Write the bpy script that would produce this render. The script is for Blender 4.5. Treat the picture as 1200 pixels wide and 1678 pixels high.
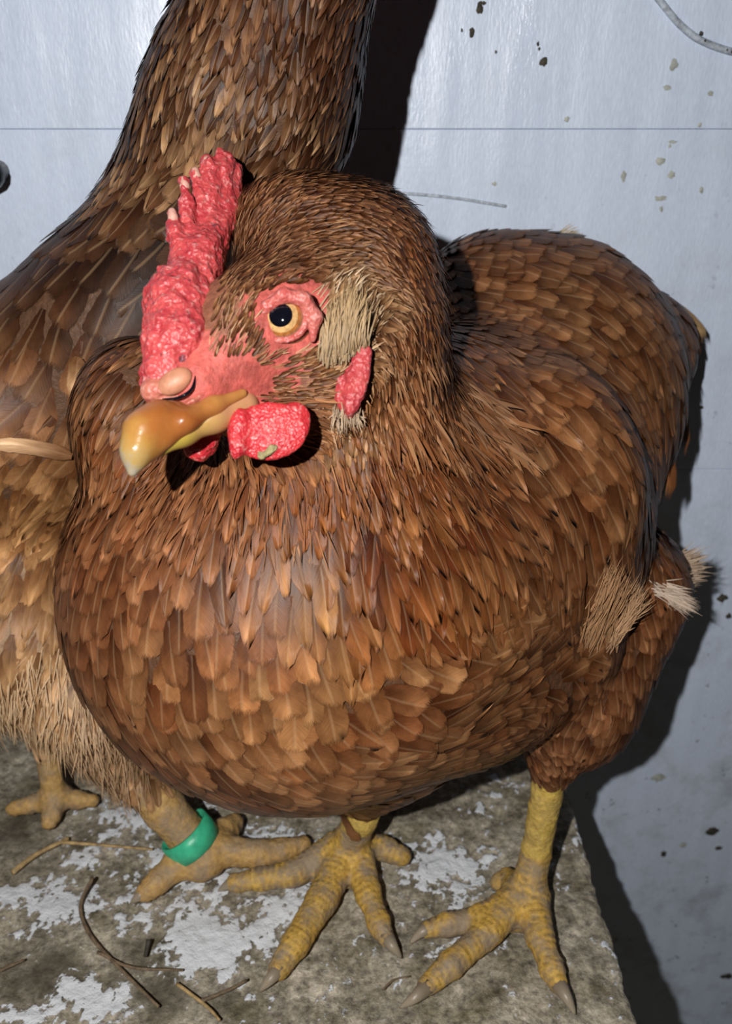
import bpy, math, random
import numpy as np
from mathutils import Vector, Matrix, noise as mnoise
from mathutils.bvhtree import BVHTree

for o in list(bpy.data.objects):
    bpy.data.objects.remove(o, do_unlink=True)
scene = bpy.context.scene
COL = scene.collection
random.seed(7)
RNG = np.random.default_rng(11)

# ------------------------------------------------------------------ camera
FPX = 1453.0                       # focal length in pixels of the 1200x1678 frame
PITCH = math.radians(25.5)
CAMZ = 0.33
CP, SP = math.cos(PITCH), math.sin(PITCH)
cam_d = bpy.data.cameras.new('camera')
cam = bpy.data.objects.new('camera', cam_d)
COL.objects.link(cam)
cam.location = (0, 0, CAMZ)
cam.rotation_euler = (math.pi / 2 - PITCH, 0, 0)
cam_d.sensor_fit = 'VERTICAL'
cam_d.sensor_height = 24.0
cam_d.lens = 24.0 * FPX / 1678.0
cam_d.clip_start = 0.01
cam_d.clip_end = 20
cam_d.dof.use_dof = True
cam_d.dof.focus_distance = 0.295
cam_d.dof.aperture_fstop = 10.0
scene.camera = cam

# ------------------------------------------------------------------ light
world = bpy.data.worlds.new('world')
scene.world = world
world.use_nodes = True
bg = world.node_tree.nodes['Background']
bg.inputs['Color'].default_value = (0.55, 0.65, 0.9, 1)
bg.inputs['Strength'].default_value = 0.005
fl = bpy.data.lights.new('phone_flash', 'POINT')       # the phone's own flash lamp
fl.energy = 8.4
fl.color = (1.0, 0.985, 0.95)
fl.shadow_soft_size = 0.0035
flo = bpy.data.objects.new('phone_flash', fl)
COL.objects.link(flo)
flo.location = (-0.072, -0.07, CAMZ + 0.068)
scene.view_settings.view_transform = 'Standard'
scene.view_settings.look = 'None'
scene.view_settings.gamma = 1.0
scene.view_settings.use_curve_mapping = False
scene.view_settings.exposure = 0.0

# ------------------------------------------------------------------ space helpers
def pc(px, py, d):
    """a point at depth d on the sight line of a pixel, in camera axes (right, up, forward)"""
    return np.array([(px - 600) / FPX * d, (839 - py) / FPX * d, d])
def c2w(P):
    P = np.asarray(P, float)
    x, y, z = P[..., 0], P[..., 1], P[..., 2]
    return np.stack([x, z * CP + y * SP, CAMZ + y * CP - z * SP], -1)
def w2c(P):
    P = np.asarray(P, float)
    x, y, z = P[..., 0], P[..., 1], P[..., 2] - CAMZ
    return np.stack([x, y * SP + z * CP, y * CP - z * SP], -1)
def w2px(P):
    c = w2c(P)
    return np.stack([600 + FPX * c[..., 0] / c[..., 2], 839 - FPX * c[..., 1] / c[..., 2]], -1)
def gnd(px, py, z=0.0):
    """camera-axes point where the sight line of a pixel meets the height z"""
    d = pc(px, py, 1.0)
    w = c2w(d) - np.array([0, 0, CAMZ])
    return d * ((z - CAMZ) / w[2])
def gndw(px, py, z=0.0):
    return c2w(gnd(px, py, z))
WALL_Y = 0.441
def wallw(px, py, off=0.0):
    d = c2w(pc(px, py, 1.0)) - np.array([0, 0, CAMZ])
    t = (WALL_Y - off) / d[1]
    return np.array([0, 0, CAMZ]) + d * t

def hash3(i, j, k, s):
    n = (i * 374761393 + j * 668265263 + k * 2147483647 + s * 974634777) & 0x7fffffff
    n = ((n ^ (n >> 13)) * 1274126177) & 0x7fffffff
    n = (n ^ (n >> 16)) & 0x7fffffff
    return (n % 100003) / 100003.0
def vnoise(P, scale, seed=0):
    Q = np.asarray(P, float) * scale
    I = np.floor(Q).astype(np.int64)
    f = Q - I
    f = f * f * (3 - 2 * f)
    out = 0
    for a in (0, 1):
        for b in (0, 1):
            for c in (0, 1):
                w = (f[..., 0] if a else 1 - f[..., 0]) * (f[..., 1] if b else 1 - f[..., 1]) * (f[..., 2] if c else 1 - f[..., 2])
                out = out + w * hash3(I[..., 0] + a, I[..., 1] + b, I[..., 2] + c, seed)
    return out * 2 - 1
def fbm(P, scale, oct=3, seed=0):
    s, a, o = scale, 1.0, 0
    for i in range(oct):
        o = o + a * vnoise(P, s, seed + i)
        s *= 2.03; a *= 0.5
    return o

# ------------------------------------------------------------------ object helpers
def set_attr(me, cols):
    a = me.color_attributes.new('Col', 'FLOAT_COLOR', 'POINT')
    c = np.ones((len(me.vertices), 4), np.float32)
    c[:, :cols.shape[1]] = cols
    a.data.foreach_set('color', c.ravel())
def mesh_obj(name, V, F, mat, parent=None, origin=(0, 0, 0), smooth=True, cols=None, uv=None):
    """V in world coordinates; the object sits at `origin` (world) under `parent`"""
    V = np.asarray(V, float)
    org = np.asarray(origin, float)
    me = bpy.data.meshes.new(name)
    F = np.asarray(F) if not isinstance(F, list) else F
    if isinstance(F, np.ndarray):
        n = F.shape[1]
        me.vertices.add(len(V)); me.vertices.foreach_set('co', (V - org).astype(np.float32).ravel())
        me.loops.add(F.size); me.loops.foreach_set('vertex_index', F.astype(np.int32).ravel())
        me.polygons.add(len(F)); me.polygons.foreach_set('loop_start', np.arange(0, F.size, n, dtype=np.int32))
        me.update(calc_edges=True)
    else:
        me.from_pydata([tuple(v) for v in V - org], [], F)
    if smooth:
        me.polygons.foreach_set('use_smooth', np.ones(len(me.polygons), bool))
    if cols is not None:
        set_attr(me, np.asarray(cols))
    if uv is not None:
        l = me.uv_layers.new(name='UVMap')
        vi = np.zeros(len(me.loops), np.int32); me.loops.foreach_get('vertex_index', vi)
        l.data.foreach_set('uv', np.asarray(uv, np.float32)[vi].ravel())
    if mat: me.materials.append(mat)
    me.update()
    o = bpy.data.objects.new(name, me)
    COL.objects.link(o)
    if parent is not None:
        o.parent = parent
        o.location = Vector(org) - parent_world(parent)
    else:
        o.location = org
    return o
def parent_world(p):
    v = Vector(p.location)
    if p.parent: v += parent_world(p.parent)
    return v
def empty(name, loc):
    o = bpy.data.objects.new(name, None)
    COL.objects.link(o); o.location = loc
    o.empty_display_size = 0.03
    return o
def tag(o, label=None, cat=None, group=None, kind=None):
    if label: o['label'] = label
    if cat: o['category'] = cat
    if group: o['group'] = group
    if kind: o['kind'] = kind
    return o
def tube(pts, rads, n=8, cap=True):
    """tube through world points; returns V, F(list)"""
    pts = [Vector(p) for p in pts]
    V, F = [], []
    up = Vector((0, 0, 1))
    for i, p in enumerate(pts):
        t = (pts[min(i + 1, len(pts) - 1)] - pts[max(i - 1, 0)]).normalized()
        a = t.cross(up)
        if a.length < 1e-3: a = t.cross(Vector((1, 0, 0)))
        a.normalize(); b = a.cross(t)
        for k in range(n):
            th = 2 * math.pi * k / n
            V.append(p + (a * math.cos(th) + b * math.sin(th)) * rads[i])
    for i in range(len(pts) - 1):
        for k in range(n):
            F.append((i * n + k, i * n + (k + 1) % n, (i + 1) * n + (k + 1) % n, (i + 1) * n + k))
    if cap:
        F.append(tuple(range(n))[::-1]); F.append(tuple((len(pts) - 1) * n + k for k in range(n)))
    return np.array([tuple(v) for v in V]), F
def spline(pts, n=6):
    pts = [np.asarray(p, float) for p in pts]
    P = [pts[0] * 2 - pts[1]] + pts + [pts[-1] * 2 - pts[-2]]
    out = []
    for i in range(1, len(P) - 2):
        for k in range(n):
            t = k / n
            a, b, c, d = P[i - 1], P[i], P[i + 1], P[i + 2]
            out.append(.5 * ((2 * b) + (-a + c) * t + (2 * a - 5 * b + 4 * c - d) * t * t + (-a + 3 * b - 3 * c + d) * t ** 3))
    out.append(pts[-1])
    return out

# ------------------------------------------------------------------ materials
def new_mat(name):
    m = bpy.data.materials.new(name); m.use_nodes = True
    nt = m.node_tree
    b = nt.nodes['Principled BSDF']
    return m, nt, b
def N(nt, typ, **kw):
    n = nt.nodes.new(typ)
    for k, v in kw.items(): setattr(n, k, v)
    return n
def L(nt, a, b): nt.links.new(a, b)
def ramp(nt, stops, interp='LINEAR'):
    r = N(nt, 'ShaderNodeValToRGB'); r.color_ramp.interpolation = interp
    e = r.color_ramp.elements
    while len(e) < len(stops): e.new(0.5)
    for i, (p, c) in enumerate(stops):
        e[i].position = p; e[i].color = (*c, 1) if len(c) == 3 else c
    return r
def tex(nt, scale, detail=3, rough=.55, vec=None, typ='ShaderNodeTexNoise'):
    n = N(nt, typ)
    n.inputs['Scale'].default_value = scale
    if typ == 'ShaderNodeTexNoise':
        n.inputs['Detail'].default_value = detail; n.inputs['Roughness'].default_value = rough
    if vec is not None: L(nt, vec, n.inputs['Vector'])
    return n
def mixc(nt, fac, a, b, blend='MIX'):
    m = N(nt, 'ShaderNodeMix', data_type='RGBA', blend_type=blend)
    for s, v in ((m.inputs[0], fac), (m.inputs[6], a), (m.inputs[7], b)):
        if hasattr(v, 'is_linked') or isinstance(v, bpy.types.NodeSocket): L(nt, v, s)
        elif isinstance(v, (tuple, list)): s.default_value = (*v, 1) if len(v) == 3 else v
        else: s.default_value = v
    return m.outputs[2]
def mth(nt, op, a, b=None, c=None, clamp=False):
    m = N(nt, 'ShaderNodeMath', operation=op); m.use_clamp = clamp
    for i, v in enumerate((a, b, c)):
        if v is None: continue
        if isinstance(v, bpy.types.NodeSocket): L(nt, v, m.inputs[i])
        else: m.inputs[i].default_value = v
    return m.outputs[0]
def bump(nt, h, strength, dist, normal=None):
    b = N(nt, 'ShaderNodeBump'); b.inputs['Strength'].default_value = strength; b.inputs['Distance'].default_value = dist
    L(nt, h, b.inputs['Height'])
    if normal is not None: L(nt, normal, b.inputs['Normal'])
    return b.outputs[0]
def objco(nt, scale=None):
    t = N(nt, 'ShaderNodeTexCoord')
    if scale is None: return t.outputs['Object']
    m = N(nt, 'ShaderNodeMapping'); m.inputs['Scale'].default_value = scale
    L(nt, t.outputs['Object'], m.inputs['Vector'])
    return m.outputs[0]

def mat_feather():
    m, nt, b = new_mat('feather_vane')
    at = N(nt, 'ShaderNodeAttribute'); at.attribute_name = 'Col'
    uvn = N(nt, 'ShaderNodeUVMap'); uvn.uv_map = 'UVMap'
    sep = N(nt, 'ShaderNodeSeparateXYZ'); L(nt, uvn.outputs[0], sep.inputs[0])
    u = mth(nt, 'ABSOLUTE', mth(nt, 'MULTIPLY_ADD', sep.outputs[0], 2.0, -1.0))
    v = sep.outputs[1]
    rnd = at.outputs['Alpha']
    # barbs slant away from the shaft toward the tip
    bc = mth(nt, 'SUBTRACT', v, mth(nt, 'MULTIPLY', u, 0.33))
    cb = N(nt, 'ShaderNodeCombineXYZ')
    L(nt, mth(nt, 'MULTIPLY', u, 1.2), cb.inputs[0]); L(nt, mth(nt, 'MULTIPLY', bc, 34.0), cb.inputs[1]); L(nt, mth(nt, 'MULTIPLY', rnd, 91.0), cb.inputs[2])
    barb = tex(nt, 1.0, 3, .6, cb.outputs[0])
    cb2 = N(nt, 'ShaderNodeCombineXYZ')
    L(nt, mth(nt, 'MULTIPLY', sep.outputs[0], 3.0), cb2.inputs[0]); L(nt, mth(nt, 'MULTIPLY', v, 3.0), cb2.inputs[1]); L(nt, mth(nt, 'MULTIPLY', rnd, 57.0), cb2.inputs[2])
    blotch = tex(nt, 1.0, 2, .5, cb2.outputs[0])
    c = mixc(nt, 1.0, at.outputs['Color'], ramp_out(nt, barb.outputs[0], [(.28, (.84, .82, .8)), (.72, (1.12, 1.13, 1.14))]), 'MULTIPLY')
    c = mixc(nt, 1.0, c, ramp_out(nt, blotch.outputs[0], [(.3, (.72, .68, .64)), (.7, (1.2, 1.22, 1.24))]), 'MULTIPLY')
    # pale rim toward the tip, pale shaft
    r2 = mth(nt, 'FRACT', mth(nt, 'MULTIPLY', rnd, 17.3))
    wedge = mth(nt, 'MULTIPLY', ramp_out(nt, v, [(.42, (0, 0, 0)), (.9, (1, 1, 1))]), ramp_out(nt, mth(nt, 'MULTIPLY_ADD', blotch.outputs[0], .7, u), [(.45, (1, 1, 1)), (1.0, (.12, .12, .12))]))
    su = mth(nt, 'MULTIPLY', mth(nt, 'MULTIPLY_ADD', sep.outputs[0], 2.0, -1.0), mth(nt, 'MULTIPLY_ADD', mth(nt, 'GREATER_THAN', mth(nt, 'FRACT', mth(nt, 'MULTIPLY', rnd, 41.7)), .4), 2.0, -1.0))
    wedge = mth(nt, 'MULTIPLY', wedge, ramp_out(nt, mth(nt, 'MULTIPLY_ADD', su, .5, .5), [(.44, (.28, .28, .28)), (.54, (1, 1, 1))]))  # paler half: light falling on one side of the tented vane, painted in
    pale = mixc(nt, 1.0, mixc(nt, 1.0, c, (2.25, 2.5, 2.8), 'MULTIPLY'), (.03, .02, .01), 'ADD')
    c = mixc(nt, mth(nt, 'MULTIPLY', wedge, mth(nt, 'MULTIPLY_ADD', mth(nt, 'POWER', r2, 1.6), .95, .14), clamp=True), c, pale)
    c = mixc(nt, 1.0, c, ramp_out(nt, v, [(.18, (.40, .31, .25)), (.70, (1, 1, 1))]), 'MULTIPLY')  # darker base: own pigment, deepened to paint shade into gaps between feathers
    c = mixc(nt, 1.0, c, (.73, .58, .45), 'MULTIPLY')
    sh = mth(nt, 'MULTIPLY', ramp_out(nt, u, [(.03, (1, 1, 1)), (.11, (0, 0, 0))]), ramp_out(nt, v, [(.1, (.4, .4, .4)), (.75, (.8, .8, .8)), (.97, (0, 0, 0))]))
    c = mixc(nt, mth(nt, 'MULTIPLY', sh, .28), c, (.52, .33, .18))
    # frayed margin: barbs of uneven length
    cb3 = N(nt, 'ShaderNodeCombineXYZ')
    L(nt, mth(nt, 'MULTIPLY', sep.outputs[0], 26.0), cb3.inputs[0]); L(nt, mth(nt, 'MULTIPLY', v, 9.0), cb3.inputs[1]); L(nt, mth(nt, 'MULTIPLY', rnd, 33.0), cb3.inputs[2])
    fr = tex(nt, 1.0, 2, .6, cb3.outputs[0])
    fr2 = mth(nt, 'MULTIPLY_ADD', mth(nt, 'ADD', mth(nt, 'MULTIPLY', barb.outputs[0], mth(nt, 'MULTIPLY', u, .6)), mth(nt, 'MULTIPLY', fr.outputs[0], .9)), 1.0, 0.0)
    ed = mth(nt, 'MAXIMUM', mth(nt, 'MULTIPLY_ADD', v, 5.5, -4.55), mth(nt, 'MULTIPLY_ADD', u, 4.0, -3.15))
    al = mth(nt, 'MULTIPLY_ADD', mth(nt, 'SUBTRACT', fr2, ed), 1.8, .1, clamp=True)
    L(nt, al, b.inputs['Alpha'])
    L(nt, c, b.inputs['Base Color'])
    b.inputs['Roughness'].default_value = 0.46
    b.inputs['Specular IOR Level'].default_value = 0.26
    h = mth(nt, 'ADD', mth(nt, 'MULTIPLY', barb.outputs[0], .09), mth(nt, 'MULTIPLY', u, -1.1))
    L(nt, bump(nt, h, .6, .0010), b.inputs['Normal'])
    return m
def ramp_out(nt, s, stops, interp='LINEAR'):
    r = ramp(nt, stops, interp); L(nt, s, r.inputs[0]); return r.outputs[0]

def mat_fluff():
    m, nt, b = new_mat('fluff_strand')
    at = N(nt, 'ShaderNodeAttribute'); at.attribute_name = 'Col'
    L(nt, at.outputs['Color'], b.inputs['Base Color'])
    b.inputs['Roughness'].default_value = .55
    b.inputs['Specular IOR Level'].default_value = .3
    return m
def mat_body():
    m, nt, b = new_mat('hen_skin')
    at = N(nt, 'ShaderNodeAttribute'); at.attribute_name = 'Col'
    co = objco(nt)
    n1 = tex(nt, 420, 4, .6, co)
    n2 = tex(nt, 90, 4, .6, co)
    c = mixc(nt, 1.0, at.outputs['Color'], ramp_out(nt, n1.outputs[0], [(.3, (.72, .7, .7)), (.7, (1.22, 1.24, 1.26))]), 'MULTIPLY')
    # grime on the legs (alpha of the attribute marks bare leg skin)
    g = mth(nt, 'MULTIPLY', ramp_out(nt, n2.outputs[0], [(.42, (0, 0, 0)), (.6, (1, 1, 1))]), mth(nt, 'SUBTRACT', 1.0, at.outputs['Alpha']))
    c = mixc(nt, mth(nt, 'MULTIPLY', g, .8), c, (.25, .2, .16))
    L(nt, c, b.inputs['Base Color'])
    b.inputs['Roughness'].default_value = .45
    vo = tex(nt, 480, typ='ShaderNodeTexVoronoi', vec=co)
    b.inputs['Roughness'].default_value = .62
    nb = bump(nt, vo.outputs['Distance'], .14, .0012)
    nb = bump(nt, n1.outputs[0], .6, .0012, nb)
    L(nt, nb, b.inputs['Normal'])
    return m
def mat_flesh(name, base, dark, rough=.42, pebble=620, bstr=.6, dirt=0.0, speck=.4):
    m, nt, b = new_mat(name)
    co = objco(nt)
    n1 = tex(nt, 190, 5, .65, co); n2 = tex(nt, 650, 3, .6, co)
    c = mixc(nt, ramp_out(nt, n1.outputs[0], [(.36, (0, 0, 0)), (.62, (1, 1, 1))]), dark, base)
    c = mixc(nt, mth(nt, 'MULTIPLY', ramp_out(nt, n2.outputs[0], [(.55, (0, 0, 0)), (.70, (1, 1, 1))]), speck), c, (.86, .50, .46))
    if dirt:
        n3 = tex(nt, 130, 4, .7, co)
        c = mixc(nt, mth(nt, 'MULTIPLY', ramp_out(nt, n3.outputs[0], [(.60, (0, 0, 0)), (.68, (1, 1, 1))]), dirt), c, (.11, .03, .045))
    L(nt, c, b.inputs['Base Color'])
    b.inputs['Roughness'].default_value = rough
    b.inputs['Subsurface Weight'].default_value = .12
    b.inputs['Subsurface Radius'].default_value = (.004, .001, .0007)
    b.inputs['Subsurface Scale'].default_value = .6
    vo = tex(nt, pebble, typ='ShaderNodeTexVoronoi', vec=co)
    nb = bump(nt, vo.outputs['Distance'], bstr, .0012)
    nb = bump(nt, n2.outputs[0], .4, .001, nb)
    L(nt, nb, b.inputs['Normal'])
    return m
def mat_horn(name, stops, rough=.22, axis=None, scale=60):
    """keratin: colour from the Col attribute's red channel (0 base .. 1 tip)"""
    m, nt, b = new_mat(name)
    at = N(nt, 'ShaderNodeAttribute'); at.attribute_name = 'Col'
    sp = N(nt, 'ShaderNodeSeparateColor'); L(nt, at.outputs['Color'], sp.inputs[0])
    co = objco(nt)
    n1 = tex(nt, 210, 4, .6, co)
    f = mth(nt, 'MULTIPLY_ADD', mth(nt, 'SUBTRACT', n1.outputs[0], .5), .35, sp.outputs[0], clamp=True)
    L(nt, ramp_out(nt, f, stops), b.inputs['Base Color'])
    b.inputs['Roughness'].default_value = rough
    b.inputs['Subsurface Weight'].default_value = .08
    b.inputs['Subsurface Radius'].default_value = (.003, .0015, .0006)
    L(nt, bump(nt, n1.outputs[0], .25, .0008), b.inputs['Normal'])
    return m
def mat_plain(name, col, rough=.5, bscale=None, bstr=.2, var=None):
    m, nt, b = new_mat(name)
    co = objco(nt)
    n = tex(nt, bscale or 300, 3, .6, co)
    v = var or .2
    c = mixc(nt, 1.0, col, ramp_out(nt, n.outputs[0], [(.3, (1 - v,) * 3), (.7, (1 + v,) * 3)]), 'MULTIPLY')
    L(nt, c, b.inputs['Base Color'])
    b.inputs['Roughness'].default_value = rough
    L(nt, bump(nt, n.outputs[0], bstr, .001), b.inputs['Normal'])
    return m
def mat_wall():
    m, nt, b = new_mat('whitewashed_board')
    g = N(nt, 'ShaderNodeNewGeometry')
    pos = g.outputs['Position']
    def mp(s):
        k = N(nt, 'ShaderNodeMapping'); k.inputs['Scale'].default_value = s; L(nt, pos, k.inputs[0]); return k.outputs[0]
    n0 = tex(nt, 9, 3, .5, pos)
    c = mixc(nt, n0.outputs[0], (.64, .73, .90), (.70, .79, .95))
    fine = tex(nt, 1, 3, .6, mp((900, 900, 260)))
    c = mixc(nt, 1.0, c, ramp_out(nt, fine.outputs[0], [(.3, (.93, .93, .94)), (.7, (1.05, 1.05, 1.05))]), 'MULTIPLY')
    # dirt: grimy smudges and small spatter, more of it low down on the boards
    sz = N(nt, 'ShaderNodeSeparateXYZ'); L(nt, pos, sz.inputs[0])
    low = mth(nt, 'MULTIPLY_ADD', sz.outputs[2], -1.9, .62, clamp=True)
    sm = tex(nt, 32, 5, .7, pos)
    smf = mth(nt, 'MULTIPLY', ramp_out(nt, sm.outputs[0], [(.50, (0, 0, 0)), (.78, (1, 1, 1))]), mth(nt, 'MULTIPLY_ADD', low, .75, .1))
    c = mixc(nt, smf, c, (.33, .34, .33))
    spk = tex(nt, 110, 4, .75, pos)
    spf = mth(nt, 'MULTIPLY', ramp_out(nt, spk.outputs[0], [(.645, (0, 0, 0)), (.69, (1, 1, 1))]), mth(nt, 'MULTIPLY_ADD', low, .9, .08, clamp=True))
    c = mixc(nt, spf, c, (.10, .095, .075))
    L(nt, c, b.inputs['Base Color'])
    b.inputs['Specular IOR Level'].default_value = .5
    rr = tex(nt, 30, 3, .6, mp((1.6, 1, .35)))
    L(nt, ramp_out(nt, rr.outputs[0], [(.35, (.25,) * 3), (.65, (.5,) * 3)]), b.inputs['Roughness'])
    st = tex(nt, 1, 2, .5, mp((34, 1, 9)))
    nb = bump(nt, st.outputs[0], .35, .008)
    nb = bump(nt, fine.outputs[0], .25, .0009, nb)
    L(nt, nb, b.inputs['Normal'])
    return m
def mat_concrete():
    m, nt, b = new_mat('rough_concrete')
    at = N(nt, 'ShaderNodeAttribute'); at.attribute_name = 'Col'
    sp = N(nt, 'ShaderNodeSeparateColor'); L(nt, at.outputs['Color'], sp.inputs[0])
    co = objco(nt)
    n1 = tex(nt, 55, 5, .65, co); n2 = tex(nt, 320, 4, .7, co); n3 = tex(nt, 24, 4, .6, co)
    c = mixc(nt, ramp_out(nt, n1.outputs[0], [(.35, (0, 0, 0)), (.65, (1, 1, 1))]), (.16, .135, .088), (.50, .44, .35))
    c = mixc(nt, mth(nt, 'MULTIPLY', ramp_out(nt, n3.outputs[0], [(.55, (0, 0, 0)), (.75, (1, 1, 1))]), .5), c, (.17, .145, .06))
    c = mixc(nt, 1.0, c, ramp_out(nt, n2.outputs[0], [(.32, (.42, .42, .42)), (.7, (1.65, 1.65, 1.65))]), 'MULTIPLY')
    c = mixc(nt, mth(nt, 'MULTIPLY', sp.outputs[1], .8), c, (.055, .046, .028))
    wm = mth(nt, 'ADD', sp.outputs[0], mth(nt, 'MULTIPLY', mth(nt, 'SUBTRACT', n2.outputs[0], .5), 1.1))
    wf = ramp_out(nt, wm, [(.44, (0, 0, 0)), (.54, (1, 1, 1))])
    c = mixc(nt, wf, c, (.74, .76, .80))
    # pale grit flecks
    v = tex(nt, 260, typ='ShaderNodeTexVoronoi', vec=co)
    c = mixc(nt, mth(nt, 'MULTIPLY', ramp_out(nt, v.outputs['Distance'], [(.10, (1, 1, 1)), (.2, (0, 0, 0))]), ramp_out(nt, n1.outputs[0], [(.5, (0, 0, 0)), (.62, (.8, .8, .8))])), c, (.62, .6, .55))
    L(nt, c, b.inputs['Base Color'])
    b.inputs['Roughness'].default_value = .85
    nb = bump(nt, n2.outputs[0], .8, .0016)
    nb = bump(nt, wf, .5, .0008, nb)
    L(nt, nb, b.inputs['Normal'])
    return m

M = {}
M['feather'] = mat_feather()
M['fluff'] = mat_fluff()
M['body'] = mat_body()
M['comb'] = mat_flesh('comb_flesh', (.60, .085, .085), (.44, .035, .045), .42, 700, .4, dirt=.9, speck=.42)
M['wattle'] = mat_flesh('wattle_flesh', (.62, .04, .045), (.50, .022, .035), .4, 1100, .3)
M['lobe'] = mat_flesh('lobe_flesh', (.56, .075, .075), (.42, .04, .05), .45, 620, .6)
M['lid'] = mat_flesh('eyelid_skin', (.58, .17, .14), (.48, .08, .07), .4, 800, .4)
M['cere'] = mat_flesh('cere_skin', (.52, .20, .13), (.46, .10, .08), .45, 700, .3)
M['beak'] = mat_horn('beak_horn', [(.0, (.46, .20, .055)), (.36, (.28, .085, .02)), (.6, (.36, .125, .03)), (.82, (.42, .22, .055)), (.93, (.40, .27, .10)), (1.0, (.34, .29, .22))], .22)
M['beak_low'] = mat_horn('lower_beak_horn', [(.0, (.50, .24, .12)), (.5, (.40, .28, .05)), (1.0, (.38, .32, .05))], .3)
M['claw'] = mat_horn('claw_horn', [(0, (.20, .15, .10)), (1, (.42, .35, .26))], .4)
M['pupil'] = mat_plain('pupil', (.004, .004, .008), .05, 300, 0)
M['iris'] = mat_plain('iris_amber', (.56, .33, .14), .12, 900, .05, .3)
M['iris_rim'] = mat_plain('iris_outer_orange', (.36, .13, .035), .12, 900, .05, .3)
M['sclera'] = mat_plain('eye_rim', (.30, .13, .07), .2, 900, .05, .25)
M['wall'] = mat_wall()
M['concrete'] = mat_concrete()
M['ring'] = mat_plain('green_plastic', (.05, .48, .26), .38, 220, .15, .18)
M['straw'] = mat_plain('dry_straw', (.40, .27, .12), .6, 260, .4, .45)
M['twig'] = mat_plain('brown_twig', (.16, .11, .065), .75, 260, .5, .5)
M['dark'] = mat_plain('dark_dirt', (.05, .043, .03), .8, 300, .5, .5)
M['olive'] = mat_plain('olive_stain', (.44, .46, .42), .75, 300, .4, .3)
M['black'] = mat_plain('black_rubber', (.008, .008, .01), .35, 200, .1)
M['cord'] = mat_plain('grey_cord', (.42, .47, .54), .6, 400, .4, .4)

# ------------------------------------------------------------------ setting
def box(name, lo, hi, mat, parent=None, bev=0.0):
    x0, y0, z0 = lo; x1, y1, z1 = hi
    V = [(x0, y0, z0), (x1, y0, z0), (x1, y1, z0), (x0, y1, z0), (x0, y0, z1), (x1, y0, z1), (x1, y1, z1), (x0, y1, z1)]
    F = [(0, 3, 2, 1), (4, 5, 6, 7), (0, 1, 5, 4), (1, 2, 6, 5), (2, 3, 7, 6), (3, 0, 4, 7)]
    o = mesh_obj(name, V, F, mat, parent, smooth=False)
    if bev:
        md = o.modifiers.new('bevel', 'BEVEL'); md.width = bev; md.segments = 2
    return o
wall = box('wall_back', (-1.3, WALL_Y + .012, -.62), (1.3, WALL_Y + .08, 1.0), M['wall'])
tag(wall, 'whitewashed board wall with dirt spatter behind the hens', kind='structure')
zs = [-.62, .145, .3135, .485, .655, 1.0]
for i in range(len(zs) - 1):
    p = box('plank', (-1.3, WALL_Y + random.uniform(0, .0006), zs[i] + .00006), (1.3, WALL_Y + .014, zs[i + 1] - .00006), M['wall'], wall, .0005)
flr = box('floor', (-1.3, -.9, -.66), (1.3, WALL_Y + .08, -.62), M['concrete'])
tag(flr, 'dark dirty concrete floor far below the ledge', kind='structure')

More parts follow.
